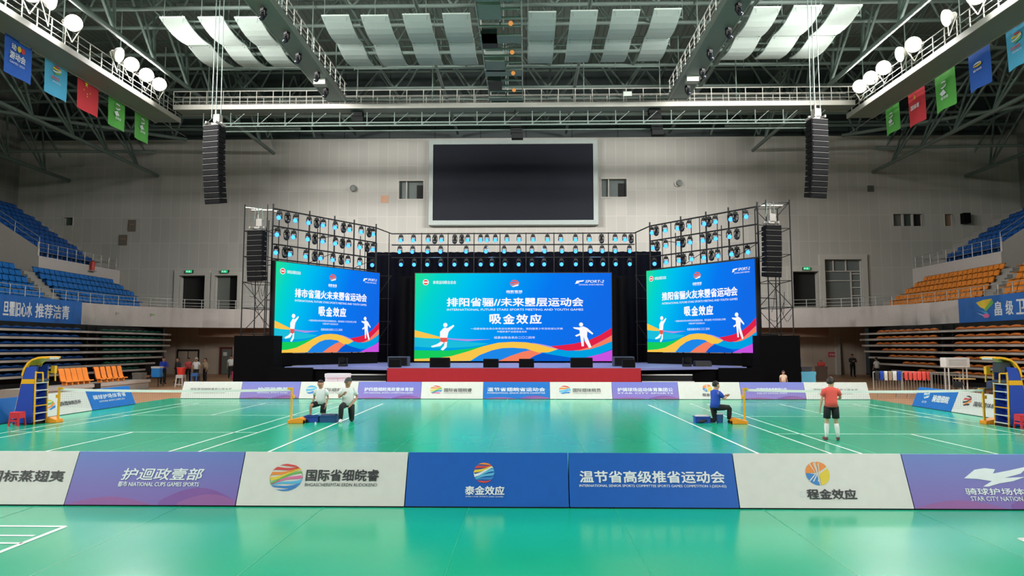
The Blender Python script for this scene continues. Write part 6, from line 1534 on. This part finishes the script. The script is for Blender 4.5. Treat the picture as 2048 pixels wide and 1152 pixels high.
def garment(x, y, m, label, group, w=0.17, h=0.42):
    b = MB(); rows = []
    for z, o in ((1.22 - h, -0.05), (1.0, -0.05), (1.2, -0.045), (1.225, 0.0), (1.2, 0.045), (1.22 - h * 0.8, 0.05)):
        rows.append([Vector((x + w * (u - 0.5) * (1.0 if z > 1.1 else 0.92), y + o + 0.012 * math.sin(u * 9 + x * 7), z)) for u in (0, 0.25, 0.5, 0.75, 1)])
    inn = [[p + Vector((0, 0.008, -0.004)) for p in r] for r in rows[::-1]]
    b.sheet(rows + inn); return tag(b.build('draped_shirt', m, origin=(x, y, 1.2)), label, 'shirt', group)
gx = [(16.5, M_darkt, 'dark shirt at the left end of the barrier'), (16.68, M_shirtb, 'blue shirt next to the dark one on the barrier'), (16.86, M_shirtw, 'first white shirt from the left on the barrier'), (17.04, M_tan, 'beige shirt between white shirts on the barrier'), (17.22, M_shirtw, 'second white shirt from the left on the barrier'), (17.4, M_shirtb, 'blue shirt nearest the red vests on the barrier')]
for x, m, lab in gx: garment(x, 33.6 - (x - 16.35) * 0.25, m, lab, 'shirts on the barrier')
for k in range(6):
    x = 17.68 + 0.18 * k; garment(x, 33.6 - (x - 16.35) * 0.25, M_coral, 'red vest, %s from the left of six hung on the barrier' % ORD[k], 'red vests on the barrier', 0.16, 0.4)
x = X_(1909, 32); rt = thing('notice_stand', 'white box-topped notice stand behind the right boards', 'stand', (x, 32, 0))
MB().bbox((x - 0.56, 31.75, 1.45), (x + 0.5, 32.2, 1.88)).build('notice_box', M_bwhite, rt, bevel=0.02)
for ex in (-0.4, 0.4):
    for ey in (31.85, 32.12): MB().tube((x + ex, ey, 0), (x + ex, ey, 1.45), 0.03, 6).build('leg', M_white, rt)
MB().bbox((x + 0.0, 31.6, 0.92), (x + 0.62, 32.2, 0.97)).build('shelf', mat('shelf_wood', (206, 176, 116), 0.6), rt)
g = MB(); f = Face2D(g, (x - 0.56, 31.745, 1.88), (x + 0.5, 31.745, 1.88), (x - 0.56, 31.745, 1.45))
for v in (0.25, 0.42, 0.58, 0.74): f.ribbon([(0.12, v), (0.86, v)], [(0.12, v + 0.03), (0.86, v + 0.03)], 0)
g.build('notice_lines', M_print_k, rt, fix=False)
def fold_chair(x, y, rz, label):
    rt = thing('folding_chair', label, 'chair', (x, y, 0), 'black chairs behind the right boards'); R = Matrix.Rotation(rz, 3, 'Z'); c = Vector((x, y, 0)); P = lambda *a: c + R @ Vector(a)
    MB().box(P(0, 0, 0.45), (0.42, 0.4, 0.035), rz).build('seat', M_black, rt); MB().box(P(0, 0.2, 0.76), (0.42, 0.03, 0.26), rz).build('backrest', M_black, rt)
    for s in (-1, 1):
        MB().tube(P(s * 0.2, -0.22, 0), P(s * 0.2, 0.2, 0.9), 0.014, 6).build('leg', M_black, rt); MB().tube(P(s * 0.18, 0.24, 0), P(s * 0.18, -0.16, 0.46), 0.014, 6).build('leg', M_black, rt)
for x, y, r_, lab in ((18.6, 30.6, 0.4, 'black folding chair behind the far end of the right side boards'), (19.4, 29.6, -0.3, 'black folding chair beside the white notice stand, nearer the stage'), (19.0, 27.4, 0.2, 'black folding chair behind the white right side board')): fold_chair(x, y, r_ + PI / 2, lab)
table(18.0, 20.2, 28.5, 0.7, 0.74, 'long dark table behind the right side boards', mat('table_dark', (38, 38, 42), 0.6))
carton(18.6, 28.5, 0.74, 0.4, 0.3, 0.25, M_padgrey, 'slate case on the long dark table'); carton(19.6, 28.5, 0.74, 0.45, 0.35, 0.3, M_black, 'black case on the long dark table')
rt = thing('equipment_case', 'low dark flight case behind the right umpire chair', 'case', (18.2, 25, 0)); MB().bbox((17.7, 24.4, 0), (18.7, 25.6, 0.7)).build('body', M_spk, rt, bevel=0.02); MB().bbox((17.69, 24.39, 0.5), (18.71, 25.61, 0.54)).build('trim_strip', M_steel, rt)

for o in bpy.data.objects:
    if 'used' in o: del o['used']
